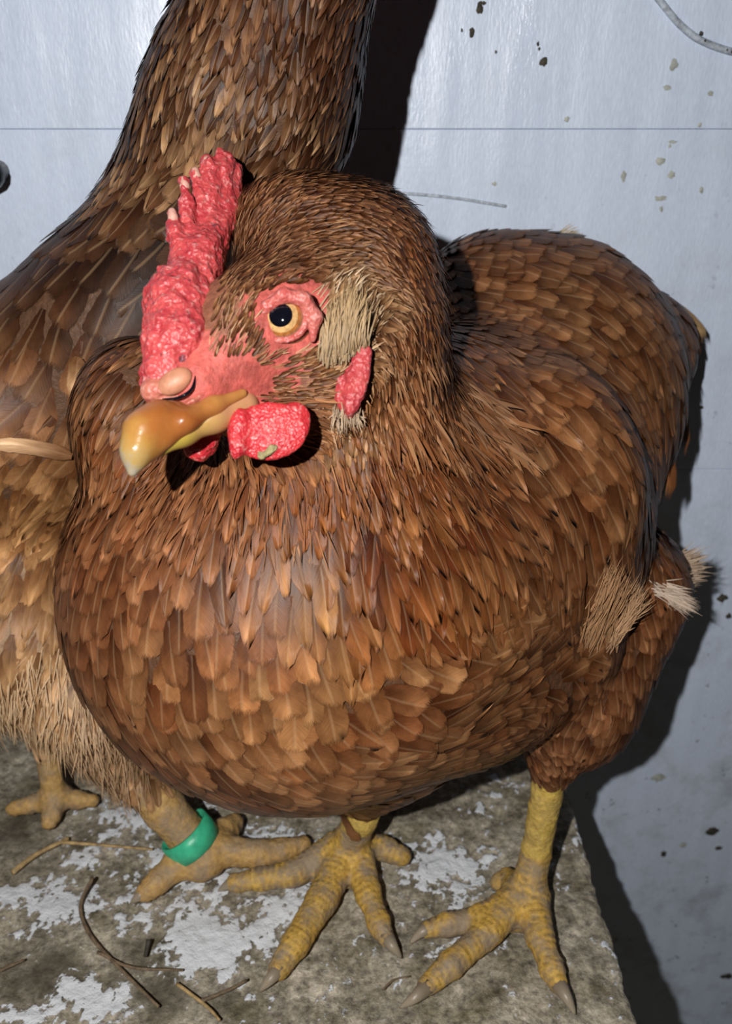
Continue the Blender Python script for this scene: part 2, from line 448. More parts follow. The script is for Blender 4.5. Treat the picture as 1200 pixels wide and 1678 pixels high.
LX1, LY0 = 0.1062, 0.12
def ledge():
    st = .0011
    xs = np.concatenate([np.linspace(-.62, -.22, 60)[:-1], np.arange(-.22, LX1 - .0025, st), [LX1 - .0016, LX1 - .0006, LX1, LX1 + .0003, LX1]])
    ys = np.concatenate([np.linspace(LY0, .215, 20)[:-1], np.arange(.215, WALL_Y - .0005, st * 1.25), [WALL_Y]])
    X, Y = np.meshgrid(xs, ys, indexing='ij')
    nx, ny = X.shape
    P = np.stack([X, Y, np.zeros_like(X)], -1)
    px = w2px(P)
    # whitewash patches: where the photo shows them, broken up by noise
    blobs = [(345, 1540, 95, 60, 1.0), (70, 1480, 90, 42, .9), (145, 1630, 75, 42, .95), (210, 1330, 70, 40, .75), (300, 1435, 85, 45, .6), (30, 1665, 60, 25, .8),
             (430, 1380, 60, 40, .8), (720, 1425, 95, 50, .8), (460, 1490, 60, 45, .7), (620, 1440, 60, 40, .55), (700, 1550, 60, 30, .35), (800, 1300, 60, 30, .35),
             (945, 1370, 22, 18, .5), (1000, 1560, 30, 25, .35), (240, 1500, 60, 45, .6), (170, 1400, 90, 30, .55), (560, 1560, 60, 40, .35), (480, 1440, 60, 40, .6), (400, 1640, 40, 20, .4), (660, 1590, 40, 30, .3), (360, 1290, 60, 30, .6)]
    wm = np.zeros_like(X)
    for bx, by, rx, ry, a in blobs:
        wm = np.maximum(wm, a * np.exp(-(((px[..., 0] - bx) / rx) ** 2 + ((px[..., 1] - by) / ry) ** 2) * .8))
    n = fbm(P, 120, 3, 3) * .30 + fbm(P, 420, 3, 23) * .34
    dk = np.zeros_like(X)
    for bx, by, rx, ry, a in [(60, 1590, 110, 50, 1.0), (230, 1560, 60, 40, .75), (20, 1370, 60, 60, .7), (270, 1625, 80, 40, .8), (350, 1640, 60, 30, .7), (30, 1310, 60, 40, .9), (640, 1545, 40, 20, .5), (700, 1320, 70, 40, .35), (130, 1360, 40, 25, .4)]:
        dk = np.maximum(dk, a * np.exp(-(((px[..., 0] - bx) / rx) ** 2 + ((px[..., 1] - by) / ry) ** 2)))
    wm = np.clip(wm * 1.02 + n + .01 - .42 * dk, 0, 1)
    dk = np.clip(dk * 1.1 + fbm(P, 70, 3, 9) * .35, 0, 1) * np.clip(1.3 - wm * 1.6, 0, 1)
    z = fbm(P, 60, 3, 5) * .0009 + fbm(P, 420, 2, 6) * .0005 + np.clip((wm - .35) * 4, 0, 1) * .0007
    edge = np.clip((LX1 - X) / .004, 0, 1)
    z = z - .0018 * (1 - edge) ** 2
    Xo = X + (1 - edge) * fbm(np.stack([X * 0, Y, X * 0], -1), 120, 3, 8) * .0012
    bot = X >= LX1 + .0002
    z[-2:, :] = -.004; z[-1, :] = -.055
    V = np.stack([Xo, Y, z - .0018], -1).reshape(-1, 3)
    id_ = np.arange(nx * ny).reshape(nx, ny)
    F = np.stack([id_[:-1, :-1], id_[1:, :-1], id_[1:, 1:], id_[:-1, 1:]], -1).reshape(-1, 4)
    cols = np.stack([wm, dk, dk * 0], -1).reshape(-1, 3)
    # front face, underside and left end close the slab
    k = len(V)
    fr = [(xs[0], LY0, -.055), (LX1, LY0, -.055), (LX1, WALL_Y, -.055), (xs[0], WALL_Y, -.055)]
    V = np.vstack([V, fr]); cols = np.vstack([cols, np.zeros((4, 3))])
    F = F.tolist()
    F.append([k, k + 3, k + 2, k + 1])
    F.append([k, k + 1] + [int(i) for i in id_[::-1, 0][1:]])
    F.append([k + 3, k] + [int(i) for i in id_[0, :]])
    o = mesh_obj('concrete_ledge', V, F, M['concrete'], cols=cols)
    tag(o, 'rough grey concrete ledge patched with flaking whitewash, under the hens', 'ledge')
    return o
ledge()

# ------------------------------------------------------------------ signed distance modelling (camera axes)
class Field:
    def __init__(self, lo, hi, h):
        self.lo = np.array(lo, float); self.h = h
        n = np.ceil((np.array(hi) - self.lo) / h).astype(int) + 1
        self.ax = [self.lo[i] + np.arange(n[i]) * h for i in range(3)]
        self.F = np.full(tuple(n), 1.0, np.float32)
    def add(self, prim, k=.006, sub=False):
        lo, hi = prim.bb()
        m = k + 3 * self.h
        sl, g = [], []
        for i in range(3):
            a = max(0, int((lo[i] - m - self.lo[i]) / self.h)); b = min(len(self.ax[i]), int((hi[i] + m - self.lo[i]) / self.h) + 2)
            if b <= a: return
            sl.append(slice(a, b)); sh = [1, 1, 1]; sh[i] = -1
            g.append(self.ax[i][a:b].reshape(sh))
        d = prim.d(*g).astype(np.float32)
        A = self.F[tuple(sl)]
        if sub:
            d = -d
            t = np.clip(.5 - .5 * (d - A) / k, 0, 1)
            self.F[tuple(sl)] = d * (1 - t) + A * t + k * t * (1 - t)
        else:
            t = np.clip(.5 + .5 * (A - d) / k, 0, 1)
            self.F[tuple(sl)] = A * (1 - t) + d * t - k * t * (1 - t)
    def mesh(self, smooth=2):
        F = self.F; S = F < 0
        nx, ny, nz = F.shape
        c = np.zeros((nx - 1, ny - 1, nz - 1), np.int8)
        for a in (0, 1):
            for b in (0, 1):
                for e in (0, 1):
                    c += S[a:nx - 1 + a, b:ny - 1 + b, e:nz - 1 + e]
        act = np.argwhere((c > 0) & (c < 8))
        idx = np.full(c.shape, -1, np.int64); idx[tuple(act.T)] = np.arange(len(act))
        cor = np.array([(a, b, e) for a in (0, 1) for b in (0, 1) for e in (0, 1)])
        Vv = np.stack([F[tuple((act + q).T)] for q in cor], 1)
        acc = np.zeros((len(act), 3)); cnt = np.zeros(len(act))
        for i in range(8):
            for j in range(i + 1, 8):
                if np.abs(cor[i] - cor[j]).sum() != 1: continue
                x = (Vv[:, i] < 0) != (Vv[:, j] < 0)
                t = Vv[:, i] / np.where(x, Vv[:, i] - Vv[:, j], 1)
                acc += np.where(x[:, None], cor[i] + t[:, None] * (cor[j] - cor[i]), 0); cnt += x
        V = self.lo + (act + acc / cnt[:, None]) * self.h
        Q = []
        for ax in range(3):
            o1, o2 = [(1, 2), (2, 0), (0, 1)][ax]
            a = [slice(None)] * 3; b = [slice(None)] * 3
            a[ax] = slice(0, -1); b[ax] = slice(1, None)
            E = np.argwhere(S[tuple(a)] != S[tuple(b)])
            ok = (E[:, o1] > 0) & (E[:, o2] > 0) & (E[:, o1] < F.shape[o1] - 1) & (E[:, o2] < F.shape[o2] - 1)
            E = E[ok]
            e1 = np.zeros(3, int); e1[o1] = 1; e2 = np.zeros(3, int); e2[o2] = 1
            q = np.stack([idx[tuple((E - e1 - e2).T)], idx[tuple((E - e2).T)], idx[tuple(E.T)], idx[tuple((E - e1).T)]], 1)
            inside = S[tuple(E.T)]
            q[inside] = q[inside][:, ::-1]      # camera axes are left-handed: outward once in the world
            Q.append(q)
        Q = np.vstack(Q)
        for _ in range(smooth):
            V = lap(V, Q, .5)
        return V, Q
def lap(V, Q, a):
    s = np.zeros_like(V); n = np.zeros(len(V))
    for i in range(4):
        p, q = Q[:, i], Q[:, (i + 1) % 4]
        for k in range(3):
            s[:, k] += np.bincount(p, V[q, k], len(V)) + np.bincount(q, V[p, k], len(V))
        n += np.bincount(p, minlength=len(V)) + np.bincount(q, minlength=len(V))
    return V * (1 - a) + a * s / np.maximum(n, 1)[:, None]
def vnormals(V, Q):
    n = np.cross(V[Q[:, 2]] - V[Q[:, 0]], V[Q[:, 3]] - V[Q[:, 1]])
    o = np.zeros_like(V)
    for i in range(4):
        for k in range(3):
            o[:, k] += np.bincount(Q[:, i], n[:, k], len(V))
    return o / np.maximum(np.linalg.norm(o, axis=1), 1e-12)[:, None]
class Ell:
    def __init__(self, c, r, rot=None):
        self.c = np.asarray(c, float); self.r = np.asarray(r, float)
        self.R = np.eye(3) if rot is None else rot
    def bb(self):
        m = self.r.max() if not np.allclose(self.R, np.eye(3)) else self.r
        return self.c - m, self.c + m
    def d(self, X, Y, Z):
        x, y, z = X - self.c[0], Y - self.c[1], Z - self.c[2]
        R, r = self.R, self.r
        a = (R[0, 0] * x + R[0, 1] * y + R[0, 2] * z)
        b = (R[1, 0] * x + R[1, 1] * y + R[1, 2] * z)
        c = (R[2, 0] * x + R[2, 1] * y + R[2, 2] * z)
        k0 = np.sqrt((a / r[0]) ** 2 + (b / r[1]) ** 2 + (c / r[2]) ** 2)
        k1 = np.sqrt((a / r[0] ** 2) ** 2 + (b / r[1] ** 2) ** 2 + (c / r[2] ** 2) ** 2)
        return k0 * (k0 - 1) / np.maximum(k1, 1e-6)
class Cone:
    def __init__(self, a, b, r1, r2):
        self.a = np.asarray(a, float); self.b = np.asarray(b, float); self.r1 = r1; self.r2 = r2
    def bb(self):
        r = max(self.r1, self.r2)
        return np.minimum(self.a, self.b) - r, np.maximum(self.a, self.b) + r
    def d(self, X, Y, Z):
        ab = self.b - self.a; L2 = max((ab * ab).sum(), 1e-12)
        t = np.clip(((X - self.a[0]) * ab[0] + (Y - self.a[1]) * ab[1] + (Z - self.a[2]) * ab[2]) / L2, 0, 1)
        return np.sqrt((X - self.a[0] - t * ab[0]) ** 2 + (Y - self.a[1] - t * ab[1]) ** 2 + (Z - self.a[2] - t * ab[2]) ** 2) - (self.r1 + t * (self.r2 - self.r1))
def rotz(deg):
    a = math.radians(deg); c, s = math.cos(a), math.sin(a)
    return np.array([[c, s, 0], [-s, c, 0], [0, 0, 1]])
def roty(deg):
    a = math.radians(deg); c, s = math.cos(a), math.sin(a)
    return np.array([[c, 0, -s], [0, 1, 0], [s, 0, c]])
def chain(pts, rads):
    return [Cone(pts[i], pts[i + 1], rads[i], rads[i + 1]) for i in range(len(pts) - 1)]
def build(prims, h, smooth=1, pad=.004):
    """prims: list of (prim, k) or (prim, k, True) to carve; returns V (camera axes), Q"""
    lo = np.min([p[0].bb()[0] for p in prims if len(p) < 3], 0) - pad
    hi = np.max([p[0].bb()[1] for p in prims if len(p) < 3], 0) + pad
    f = Field(lo, hi, h)
    for p in prims: f.add(p[0], p[1], len(p) > 2)
    return f.mesh(smooth)
def dist_to(prims, V):
    d = np.full(len(V), 1.0)
    for p in prims: d = np.minimum(d, p.d(V[:, 0], V[:, 1], V[:, 2]))
    return d

# ------------------------------------------------------------------ plumage
class Flow:
    """feather character over the body: control points (pixel, flow direction in the picture plane, length, width, two colours, lift)"""
    def __init__(self, ctrl, s=45):
        self.P = np.array([c[0] for c in ctrl], float)
        self.D = np.array([np.array(c[1]) / np.linalg.norm(c[1]) for c in ctrl], float)
        self.A = np.array([[c[2] * .001, c[3] * .001, *c[4], *c[5], c[6]] for c in ctrl], float)
        self.s = s
    def __call__(self, px):
        d2 = ((px[:, None, :] - self.P[None]) ** 2).sum(-1)
        w = 1 / (d2 + self.s ** 2) ** 2
        w /= w.sum(1, keepdims=True)
        D = w @ self.D
        return D / np.maximum(np.linalg.norm(D, axis=1), 1e-6)[:, None], w @ self.A
VR = np.array([0, .16, .40, .66, .86, 1.0])
WR_ROUND = np.array([.35, .75, 1.0, 1.0, .84, .40])
WR_POINT = np.array([.45, .9, 1.0, .80, .46, .05])
UC = np.array([-1, -.5, 0, .5, 1.0])
FQ = np.array([(r * 5 + c, r * 5 + c + 1, (r + 1) * 5 + c + 1, (r + 1) * 5 + c) for r in range(5) for c in range(4)])
FUV = np.array([((u + 1) / 2, v) for v in VR for u in UC])
def sample_surface(V, Q, n, rng):
    T = np.vstack([Q[:, [0, 1, 2]], Q[:, [0, 2, 3]]])
    a = np.linalg.norm(np.cross(V[T[:, 1]] - V[T[:, 0]], V[T[:, 2]] - V[T[:, 0]]), axis=1)
    t = rng.choice(len(T), n, p=a / a.sum())
    r1 = np.sqrt(rng.random(n)); r2 = rng.random(n)
    w = np.stack([1 - r1, r1 * (1 - r2), r1 * r2], 1)
    return (V[T[t]] * w[..., None]).sum(1), T[t][np.arange(n), w.argmax(1)]
def dart(P, R):
    """greedy Poisson thinning with a radius per point"""
    cell = R.max()
    grid = {}
    keep = []
    for i in range(len(P)):
        p = P[i]; r = R[i]
        k = (int(p[0] // cell), int(p[1] // cell), int(p[2] // cell))
        ok = True
        for a in (-1, 0, 1):
            for b in (-1, 0, 1):
                for c in (-1, 0, 1):
                    for j in grid.get((k[0] + a, k[1] + b, k[2] + c), ()):
                        q = P[j]
                        if (p[0] - q[0]) ** 2 + (p[1] - q[1]) ** 2 + (p[2] - q[2]) ** 2 < min(r, R[j]) ** 2:
                            ok = False; break
                    if not ok: break
                if not ok: break
            if not ok: break
        if ok:
            grid.setdefault(k, []).append(i); keep.append(i)
    return np.array(keep)
def plumage(V, Q, flow, ok_fn, n_try, hen, origin, spacing=.62, n_parts=300, seed=1, avoid=None, contrast=1.3):
    """V world; lays overlapping feathers over the body: the largest in view as parts, the rest joined"""
    rng = np.random.default_rng(seed)
    Nn = vnormals(V, Q)
    P, vi = sample_surface(V, Q, n_try, rng)
    px = w2px(P)
    D2, A = flow(px)
    ok = ok_fn(P, px, vi)
    P, vi, px, D2, A = P[ok], vi[ok], px[ok], D2[ok], A[ok]
    asp = np.clip((A[:, 1] / A[:, 0] - .38) / .14, 0, 1)
    keep = dart(P, A[:, 1] * (spacing + .04 * asp))
    P, vi, px, D2, A = P[keep], vi[keep], px[keep], D2[keep], A[keep]
    bvh = BVHTree.FromPolygons([tuple(v) for v in V], Q.tolist())
    camr, camu = np.array([1, 0, 0]), np.array([0, SP, CP])
    out = []
    for i in range(len(P)):
        d0 = camr * D2[i, 0] - camu * D2[i, 1]
        j = rng.normal(0, .13)
        n = Nn[vi[i]]
        t = d0 - n * d0.dot(n)
        l = np.linalg.norm(t)
        if l < .12: t = np.cross(n, camr); l = np.linalg.norm(t)
        t /= l
        t = t * math.cos(j) + np.cross(n, t) * math.sin(j)
        ln, wd = A[i, 0] * rng.uniform(.85, 1.18), A[i, 1] * rng.uniform(.85, 1.15)
        lift = A[i, 8]
        pt = wd / ln < .42
        prof = WR_POINT if pt else WR_ROUND
        p = Vector(P[i]); T = Vector(t); Nv = Vector(n)
        rows = []
        prev = 0
        bend = rng.normal(0, .05); hb = rng.uniform(.0001, .0006); lift = lift * 1.35 * rng.uniform(.8, 1.3)
        for r, v in enumerate(VR):
            st = (v - prev) * ln; prev = v
            if st:
                q = p + T * st
                hit = bvh.find_nearest(q)
                if hit[0] is not None:
                    newp, nn = hit[0], hit[1]
                    T2 = newp - p
                    if T2.length > 1e-7:
                        T = (T * .35 + T2.normalized() * .65).normalized()
                    p = p + T * st * .25 + (newp - p) * .75
                    Nv = (Nv * .5 + nn * .5).normalized()
            B = Nv.cross(T)
            B.normalize()
            hgt = hb + (lift * ln) * v * (1 - .25 * v)
            base = p + Nv * hgt + B * (bend * ln * v * v)
            w = wd * .5 * prof[r]
            jag = rng.uniform(-.05, .05, 5) * ln if r >= 4 else np.zeros(5)
            for c, u in enumerate(UC):
                rows.append(base + B * (u * w) - Nv * ((.6 * abs(u) + .4 * u * u) * w * .21) + T * (jag[c] - (u * u * (.085 if r == 5 else .05) * ln if r >= 3 else 0)))
        k = rng.random()
        c0, c1 = A[i, 2:5], A[i, 5:8]
        mixk = k ** contrast
        col = (c0 * (1 - mixk) + c1 * mixk) * rng.uniform(.62, 1.22)
        Vf = np.array([tuple(r) for r in rows])
        if avoid is not None and avoid(Vf): continue
        out.append((Vf, col, rng.random(), n, px[i]))
    # score: area in the picture
    view = np.array([0, 0, CAMZ])
    sc = []
    for Vf, col, rn, n, p in out:
        c = Vf.mean(0); dv = view - c; dv /= np.linalg.norm(dv)
        f = max(0, n.dot(dv)) * (1 if (0 < p[0] < 1200 and 0 < p[1] < 1678) else .02)
        sz = np.linalg.norm(Vf[2] - Vf[27]) * np.linalg.norm(Vf[10] - Vf[14])
        sc.append(f * sz)
    order = np.argsort(-np.array(sc))
    parts = set(order[:n_parts].tolist())
    for i in order[:n_parts]:
        Vf, col, rn, n, p = out[i]
        cc = np.empty((30, 4)); cc[:, :3] = shade_cols(col); cc[:, 3] = rn
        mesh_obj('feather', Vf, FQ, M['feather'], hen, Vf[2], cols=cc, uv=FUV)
    rest = [out[i] for i in range(len(out)) if i not in parts]
    if rest:
        Va = np.vstack([r[0] for r in rest])
        Fa = (FQ[None] + (np.arange(len(rest)) * 30)[:, None, None]).reshape(-1, 4)
        cc = np.empty((len(rest) * 30, 4))
        for i, r in enumerate(rest):
            cc[i * 30:(i + 1) * 30, :3] = shade_cols(r[1]); cc[i * 30:(i + 1) * 30, 3] = r[2]
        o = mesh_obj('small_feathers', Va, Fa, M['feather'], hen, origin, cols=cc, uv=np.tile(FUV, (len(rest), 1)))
        o['kind'] = 'stuff'
    return len(out)
def shade_cols(col):
    return np.repeat(col[None], 30, 0)
def strands(V, Q, flow_fn, ok_fn, n, name, hen, origin, seed=5, lk=1.0):
    """fluff: thin tapering strands; flow_fn(P, px) -> dir (n,3), length, width, colour"""
    rng = np.random.default_rng(seed)
    Nn = vnormals(V, Q)
    P, vi = sample_surface(V, Q, n, rng)
    px = w2px(P)
    ok = ok_fn(P, px, vi)
    P, vi, px = P[ok], vi[ok], px[ok]
    n_ = Nn[vi]
    D, Ln, Wd, C = flow_fn(P, px, rng)
    T = D - n_ * (D * n_).sum(1, keepdims=True)
    T /= np.maximum(np.linalg.norm(T, axis=1, keepdims=True), 1e-6)
    T = T + rng.normal(0, .16, T.shape); T /= np.linalg.norm(T, axis=1, keepdims=True)
    B = np.cross(n_, T); B /= np.maximum(np.linalg.norm(B, axis=1, keepdims=True), 1e-6)
    lift = rng.uniform(.08, .34, (len(P), 1)) * lk
    Vs, m = [], len(P)
    for v, w in ((0, .8), (.35, 1), (.72, .7), (1.0, .08)):
        c = P + T * Ln[:, None] * v + n_ * (Ln[:, None] * lift * (v - .45 * v * v))
        Vs.append(c - B * Wd[:, None] * w * .5); Vs.append(c + B * Wd[:, None] * w * .5)
    Va = np.stack(Vs, 1).reshape(-1, 3)
    b = (np.arange(m) * 8)[:, None, None]
    Fa = (np.array([[0, 1, 3, 2], [2, 3, 5, 4], [4, 5, 7, 6]])[None] + b).reshape(-1, 4)
    o = mesh_obj(name, Va, Fa, M['fluff'], hen, origin, cols=np.repeat(C, 8, 0))
    o['kind'] = 'stuff'
    return o

# ------------------------------------------------------------------ feet
def foot_prims(toes, k=.92):
    """toes: list of [(px,py,z,r)...] on the ledge; returns prims"""
    pr = []
    for t in toes:
        pts = [gnd(p[0], p[1], p[2]) for p in t]
        pr += chain(pts, [p[3] * k for p in t])
        for a in pts[1:-1]: pass
    return pr
def claw(pts, r0, hen, origin):
    P = [c2w(gnd(*p)) for p in pts]
    S = spline(P, 4)
    rad = [r0 * (1 - i / (len(S) - 1)) ** .8 + .0004 for i in range(len(S))]
    V, F = tube(S, rad, 8)
    n = len(V) // len(S)
    cols = np.repeat(np.linspace(0, 1, len(S)), 8)[:, None] * np.ones((1, 3))
    return mesh_obj('claw', V, F, M['claw'], hen, S[0], cols=cols)
def scutes(prims, V, pitch=.0027):
    """0 in the grooves between the leg plates .. 1 on the plates, by arc length along the toes"""
    best = np.full(len(V), 1.0); g = np.ones(len(V)); s0 = 0.0; last = None
    for p in prims:
        if last is None or not np.allclose(last, p.a): s0 = 0.0
        ab = p.b - p.a; L_ = np.linalg.norm(ab)
        t = np.clip(((V - p.a) @ ab) / (L_ * L_), 0, 1)
        d = np.linalg.norm(V - p.a - t[:, None] * ab, axis=1) - (p.r1 + t * (p.r2 - p.r1))
        m = d < best
        best[m] = d[m]
        g[m] = np.clip(np.abs(np.sin(math.pi * (s0 + t[m] * L_) / pitch)) * 1.7, 0, 1)
        s0 += L_; last = p.b
    return g
def sdf_part(name, prims, h, mat, hen, smooth=1, lump=0, lscale=200, seed=0, colfn=None, origin=None):
    Vc, Q = build(prims, h, smooth)
    V = c2w(Vc)
    if lump:
        V = V + vnormals(V, Q) * (fbm(V, lscale, 3, seed) * lump)[:, None]
    cols = colfn(Vc) if colfn else None
    return mesh_obj(name, V, Q, mat, hen, V.mean(0) if origin is None else origin, cols=cols)

def wc(x, y, z): return w2c(np.array([x, y, z]))
BACK_TORSO_K = [
    (Ell(wc(-.208, .371, .195), (.132, .058, .080)), .02),
    (Ell(wc(-.105, .372, .228), (.046, .042, .058)), .03),
    (Ell(wc(-.155, .348, .105), (.055, .046, .055)), .03),
    (Cone(wc(-.078, .360, .255), wc(-.040, .340, .325), .042, .0315), .03),
    (Cone(wc(-.040, .340, .325), wc(-.012, .330, .395), .0315, .0255), .02),
    (Ell(wc(.007, .328, .415), (.024, .021, .021)), .012),
    (Ell(wc(-.30, .37, .24), (.06, .035, .05)), .03),
    (Cone(wc(-.165, .345, .09), wc(-.160, .348, .058), .024, .009), .01),
    (Cone(wc(-.12, .315, .085), wc(-.108, .312, .052), .026, .0115), .01),
]
BACK_TORSO = [p[0] for p in BACK_TORSO_K]
AVOID = {}
# ------------------------------------------------------------------ the hen in front
BR_D, BR_M, TAN = (.13, .045, .016), (.24, .10, .042), (.43, .25, .125)
ORG, RED = (.34, .125, .025), (.15, .04, .012)
def hen_front():
    org = c2w(gnd(720, 1440)); org[2] = 0
    hen = empty('hen', org)
    tag(hen, 'brown hen with red comb and amber eye crouching in front, breast to the viewer', 'hen')
    torso = [
        (Ell(pc(490, 965, .328), (.0865, .080, .068)), .01),
        (Ell(pc(745, 850, .375), (.080, .081, .072)), .03),
        (Ell(pc(900, 642, .393), (.058, .068, .045)), .02),
        (Ell(pc(795, 520, .398), (.034, .0355, .034)), .015),
        (Ell(pc(1045, 575, .408), (.026, .028, .018)), .012),
        (Ell(pc(715, 1130, .362), (.050, .028, .05)), .02),
        (Cone(pc(540, 830, .315), pc(565, 580, .287), .050, .033), .02),
        (Ell(pc(572, 450, .285), (.0285, .029, .028)), .012),
        (Ell(pc(235, 695, .305), (.0225, .0295, .028)), .012),
        (Ell(pc(712, 720, .338), (.036, .038, .035)), .02),
        (Ell(pc(900, 770, .338), (.034, .046, .027), rotz(18)), .004),
        (Ell(pc(870, 1075, .358), (.036, .024, .030), rotz(16)), .012),
        (Cone(pc(1010, 965, .388), pc(935, 1150, .372), .0305, .027), .003),
        (Cone(pc(930, 1155, .37), pc(905, 1250, .368), .026, .009), .008),
        (Cone(pc(620, 1200, .36), pc(590, 1300, .40), .03, .012), .01),
    ]
    head = [
        (Ell(pc(480, 405, .281), (.0215, .0215, .022)), .01),
        (Cone(pc(485, 505, .269), pc(400, 560, .257), .0215, .0175), .008),
        (Cone(pc(400, 560, .257), pc(322, 632, .245), .0175, .0105), .006),
        (Ell(pc(520, 600, .263), (.0195, .0185, .016)), .008),
        (Cone(pc(520, 640, .272), pc(390, 668, .255), .014, .009), .008),
        (Ell(pc(560, 527, .258), (.0095, .0115, .009)), .005),
        (Ell(pc(467, 480, .2545), (.013, .006, .009), rotz(20)), .004),
        (Ell(pc(468, 529, .2505), (.0095, .0095, .008)), .003),
    ]
    hockL = pc(905, 1250, .368)
    legL = chain([hockL, gnd(880, 1390, .030), gnd(866, 1455, .013)], [.0072, .0061, .0078])
    toesL = [
        [(866, 1462, .010, .0085), (800, 1528, .008, .0062), (738, 1583, .0065, .0056), (697, 1618, .005, .0042)],
        [(872, 1470, .010, .0085), (885, 1535, .008, .0062), (905, 1590, .006, .0052), (918, 1618, .005, .004)],
        [(855, 1468, .010, .0075), (790, 1505, .0075, .0058), (735, 1515, .0065, .0052), (703, 1523, .005, .0042)],
        [(850, 1455, .011, .0065), (832, 1442, .0075, .005), (818, 1446, .006, .0045)],
    ]
    legR = chain([pc(590, 1290, .40), gnd(592, 1340, .035), gnd(572, 1385, .014)], [.0075, .0072, .0085])
    toesR = [
        [(568, 1390, .011, .009), (528, 1475, .008, .0072), (485, 1545, .0068, .0062), (455, 1590, .005, .0048)],
        [(585, 1390, .011, .0085), (603, 1465, .008, .006), (622, 1515, .006, .005), (635, 1540, .005, .004)],
        [(555, 1388, .011, .0085), (480, 1432, .008, .006), (425, 1441, .0065, .0052), (385, 1447, .0055, .0046)],
        [(595, 1380, .011, .007), (632, 1392, .0075, .0055), (658, 1403, .006, .0052)],
    ]
    foot = legL + legR + foot_prims(toesL) + foot_prims(toesR)
    webs = []
    for a, ta, tb in (((868, 1470), (815, 1515), (884, 1530)), ((570, 1392), (540, 1450), (602, 1455)), ((560, 1392), (490, 1428), (535, 1460)), ((860, 1470), (800, 1500), (812, 1515))):
        for s in np.linspace(.0, 1, 6):
            sag = 1 - .22 * math.sin(math.pi * s)
            e = (a[0] + ((ta[0] * (1 - s) + tb[0] * s) - a[0]) * sag, a[1] + ((ta[1] * (1 - s) + tb[1] * s) - a[1]) * sag)
            webs.append(Cone(gnd(a[0], a[1], .010), gnd(e[0], e[1], .0045), .005, .0026))
    allp = torso + head + [(p, .003) for p in foot] + [(p, .004) for p in webs]
    Vc, Q = build(allp, .00135, 2)
    V = c2w(Vc)
    # scutes and knobs on the bare legs
    dl = dist_to(foot + webs, Vc) < .0035
    hock_z = c2w(hockL)[2]
    leg = dl & (V[:, 2] < hock_z - .001)
    px = w2px(V)
    Nn = vnormals(V, Q)
    groove = scutes(foot, Vc)
    V = V + Nn * (np.where(leg, fbm(V, 330, 2, 4) * .0004 + (groove - .5) * .0006 * np.clip(Nn[:, 2] + .3, 0, 1), 0))[:, None]
    V[:, 2] = np.maximum(V[:, 2], .0002)
    cols = np.ones((len(V), 4)); cols[:, :3] = (.10, .042, .018)
    # bare red face: around the eye, lores, gape
    front = (Vc[:, 2] < .275) & (Nn @ np.array([0, -CP, SP]) > -.2)
    e1 = ((px[:, 0] - 472) / 74) ** 2 + ((px[:, 1] - 530) / 76) ** 2
    e2 = ((px[:, 0] - 385) / 95) ** 2 + ((px[:, 1] - 618) / 62) ** 2
    face = front & ((e1 < 1.25) | (e2 < 1.3) | (px[:, 0] < 360) & (px[:, 1] > 540) & (px[:, 1] < 720))
    cols[face, :3] = (.50, .095, .075)
    ff = fbm(V, 260, 3, 14)
    cols[face, :3] *= (1 + .3 * ff[face])[:, None]
    bl = front & ~face & (px[:, 1] > 440) & (px[:, 1] < 720) & (px[:, 0] < 560)
    cols[bl, :3] = (.24, .085, .045)
    cols[leg, :3] = (.60, .36, .07); cols[leg, 3] = 0.0
    cols[leg, :3] *= (.45 + .55 * groove[leg])[:, None]
    up = leg & (V[:, 2] > .03)
    cols[up, :3] = (.62, .42, .09); cols[up, 3] = .75
    body = mesh_obj('body', V, Q, M['body'], hen, org, cols=cols)

    # claws
    for c in ([(700, 1616, .0055), (678, 1636, .006), (655, 1652, .001)], [(915, 1612, .0055), (930, 1636, .006), (943, 1663, .001)], [(706, 1521, .0052), (690, 1528, .0055), (672, 1546, .001)],
              [(458, 1586, .0058), (442, 1606, .006), (425, 1625, .001)], [(633, 1535, .0055), (645, 1552, .006), (658, 1570, .001)], [(386, 1446, .0055), (372, 1451, .0052), (358, 1460, .001)]):
        claw(c, .0032, hen, org)

    # comb
    cb = []
    for p in chain([pc(288, 600, .243), pc(292, 560, .2445), pc(300, 500, .25), pc(325, 425, .257), pc(374, 345, .268)], [.0078, .0090, .0086, .0066, .0034]): cb.append((p, .004))
    cb.append((Ell(pc(262, 615, .240), (.0055, .0065, .005)), .004))
    cb.append((Ell(pc(278, 500, .247), (.0068, .0085, .0055)), .004))
    for tip, base, r0, r1, d in (((281, 350), (300, 425), .0015, .0036, .256), ((301, 297), (318, 410), .0015, .0031, .260), ((320, 282), (336, 395), .0016, .0030, .264), ((341, 264), (352, 380), .0024, .0036, .266), ((366, 260), (366, 370), .0032, .0040, .270), ((385, 278), (378, 360), .0026, .0040, .273), ((246, 482), (280, 500), .0012, .005, .246), ((262, 440), (300, 460), .0012, .005, .250)):
        cb.append((Cone(pc(*tip, d), pc(*base, d - .002), r0, r1), .0016))
    co = sdf_part('comb', cb, .0006, M['comb'], hen, 1, .0008, 330, 21)
    # pale dry tips of the comb points
    for tip, d in (((282, 348), .256), ((301, 296), .260), ((320, 281), .264), ((339, 263), .266)):
        sdf_part('comb_tip', [(Cone(pc(tip[0], tip[1] - 1, d - .0006), pc(tip[0] + 2, tip[1] + 9, d - .0004), .0012, .0016), .001)], .0004, M['tip'], co)

    # beak
    b0, b1 = pc(340, 655, .242), pc(216, 777, .229)
    def bcol(Vc):
        ax = b1 - b0
        t = np.clip(((Vc - b0) @ ax) / (ax @ ax), 0, 1)
        return np.stack([t, t, t], 1)
    ub = []
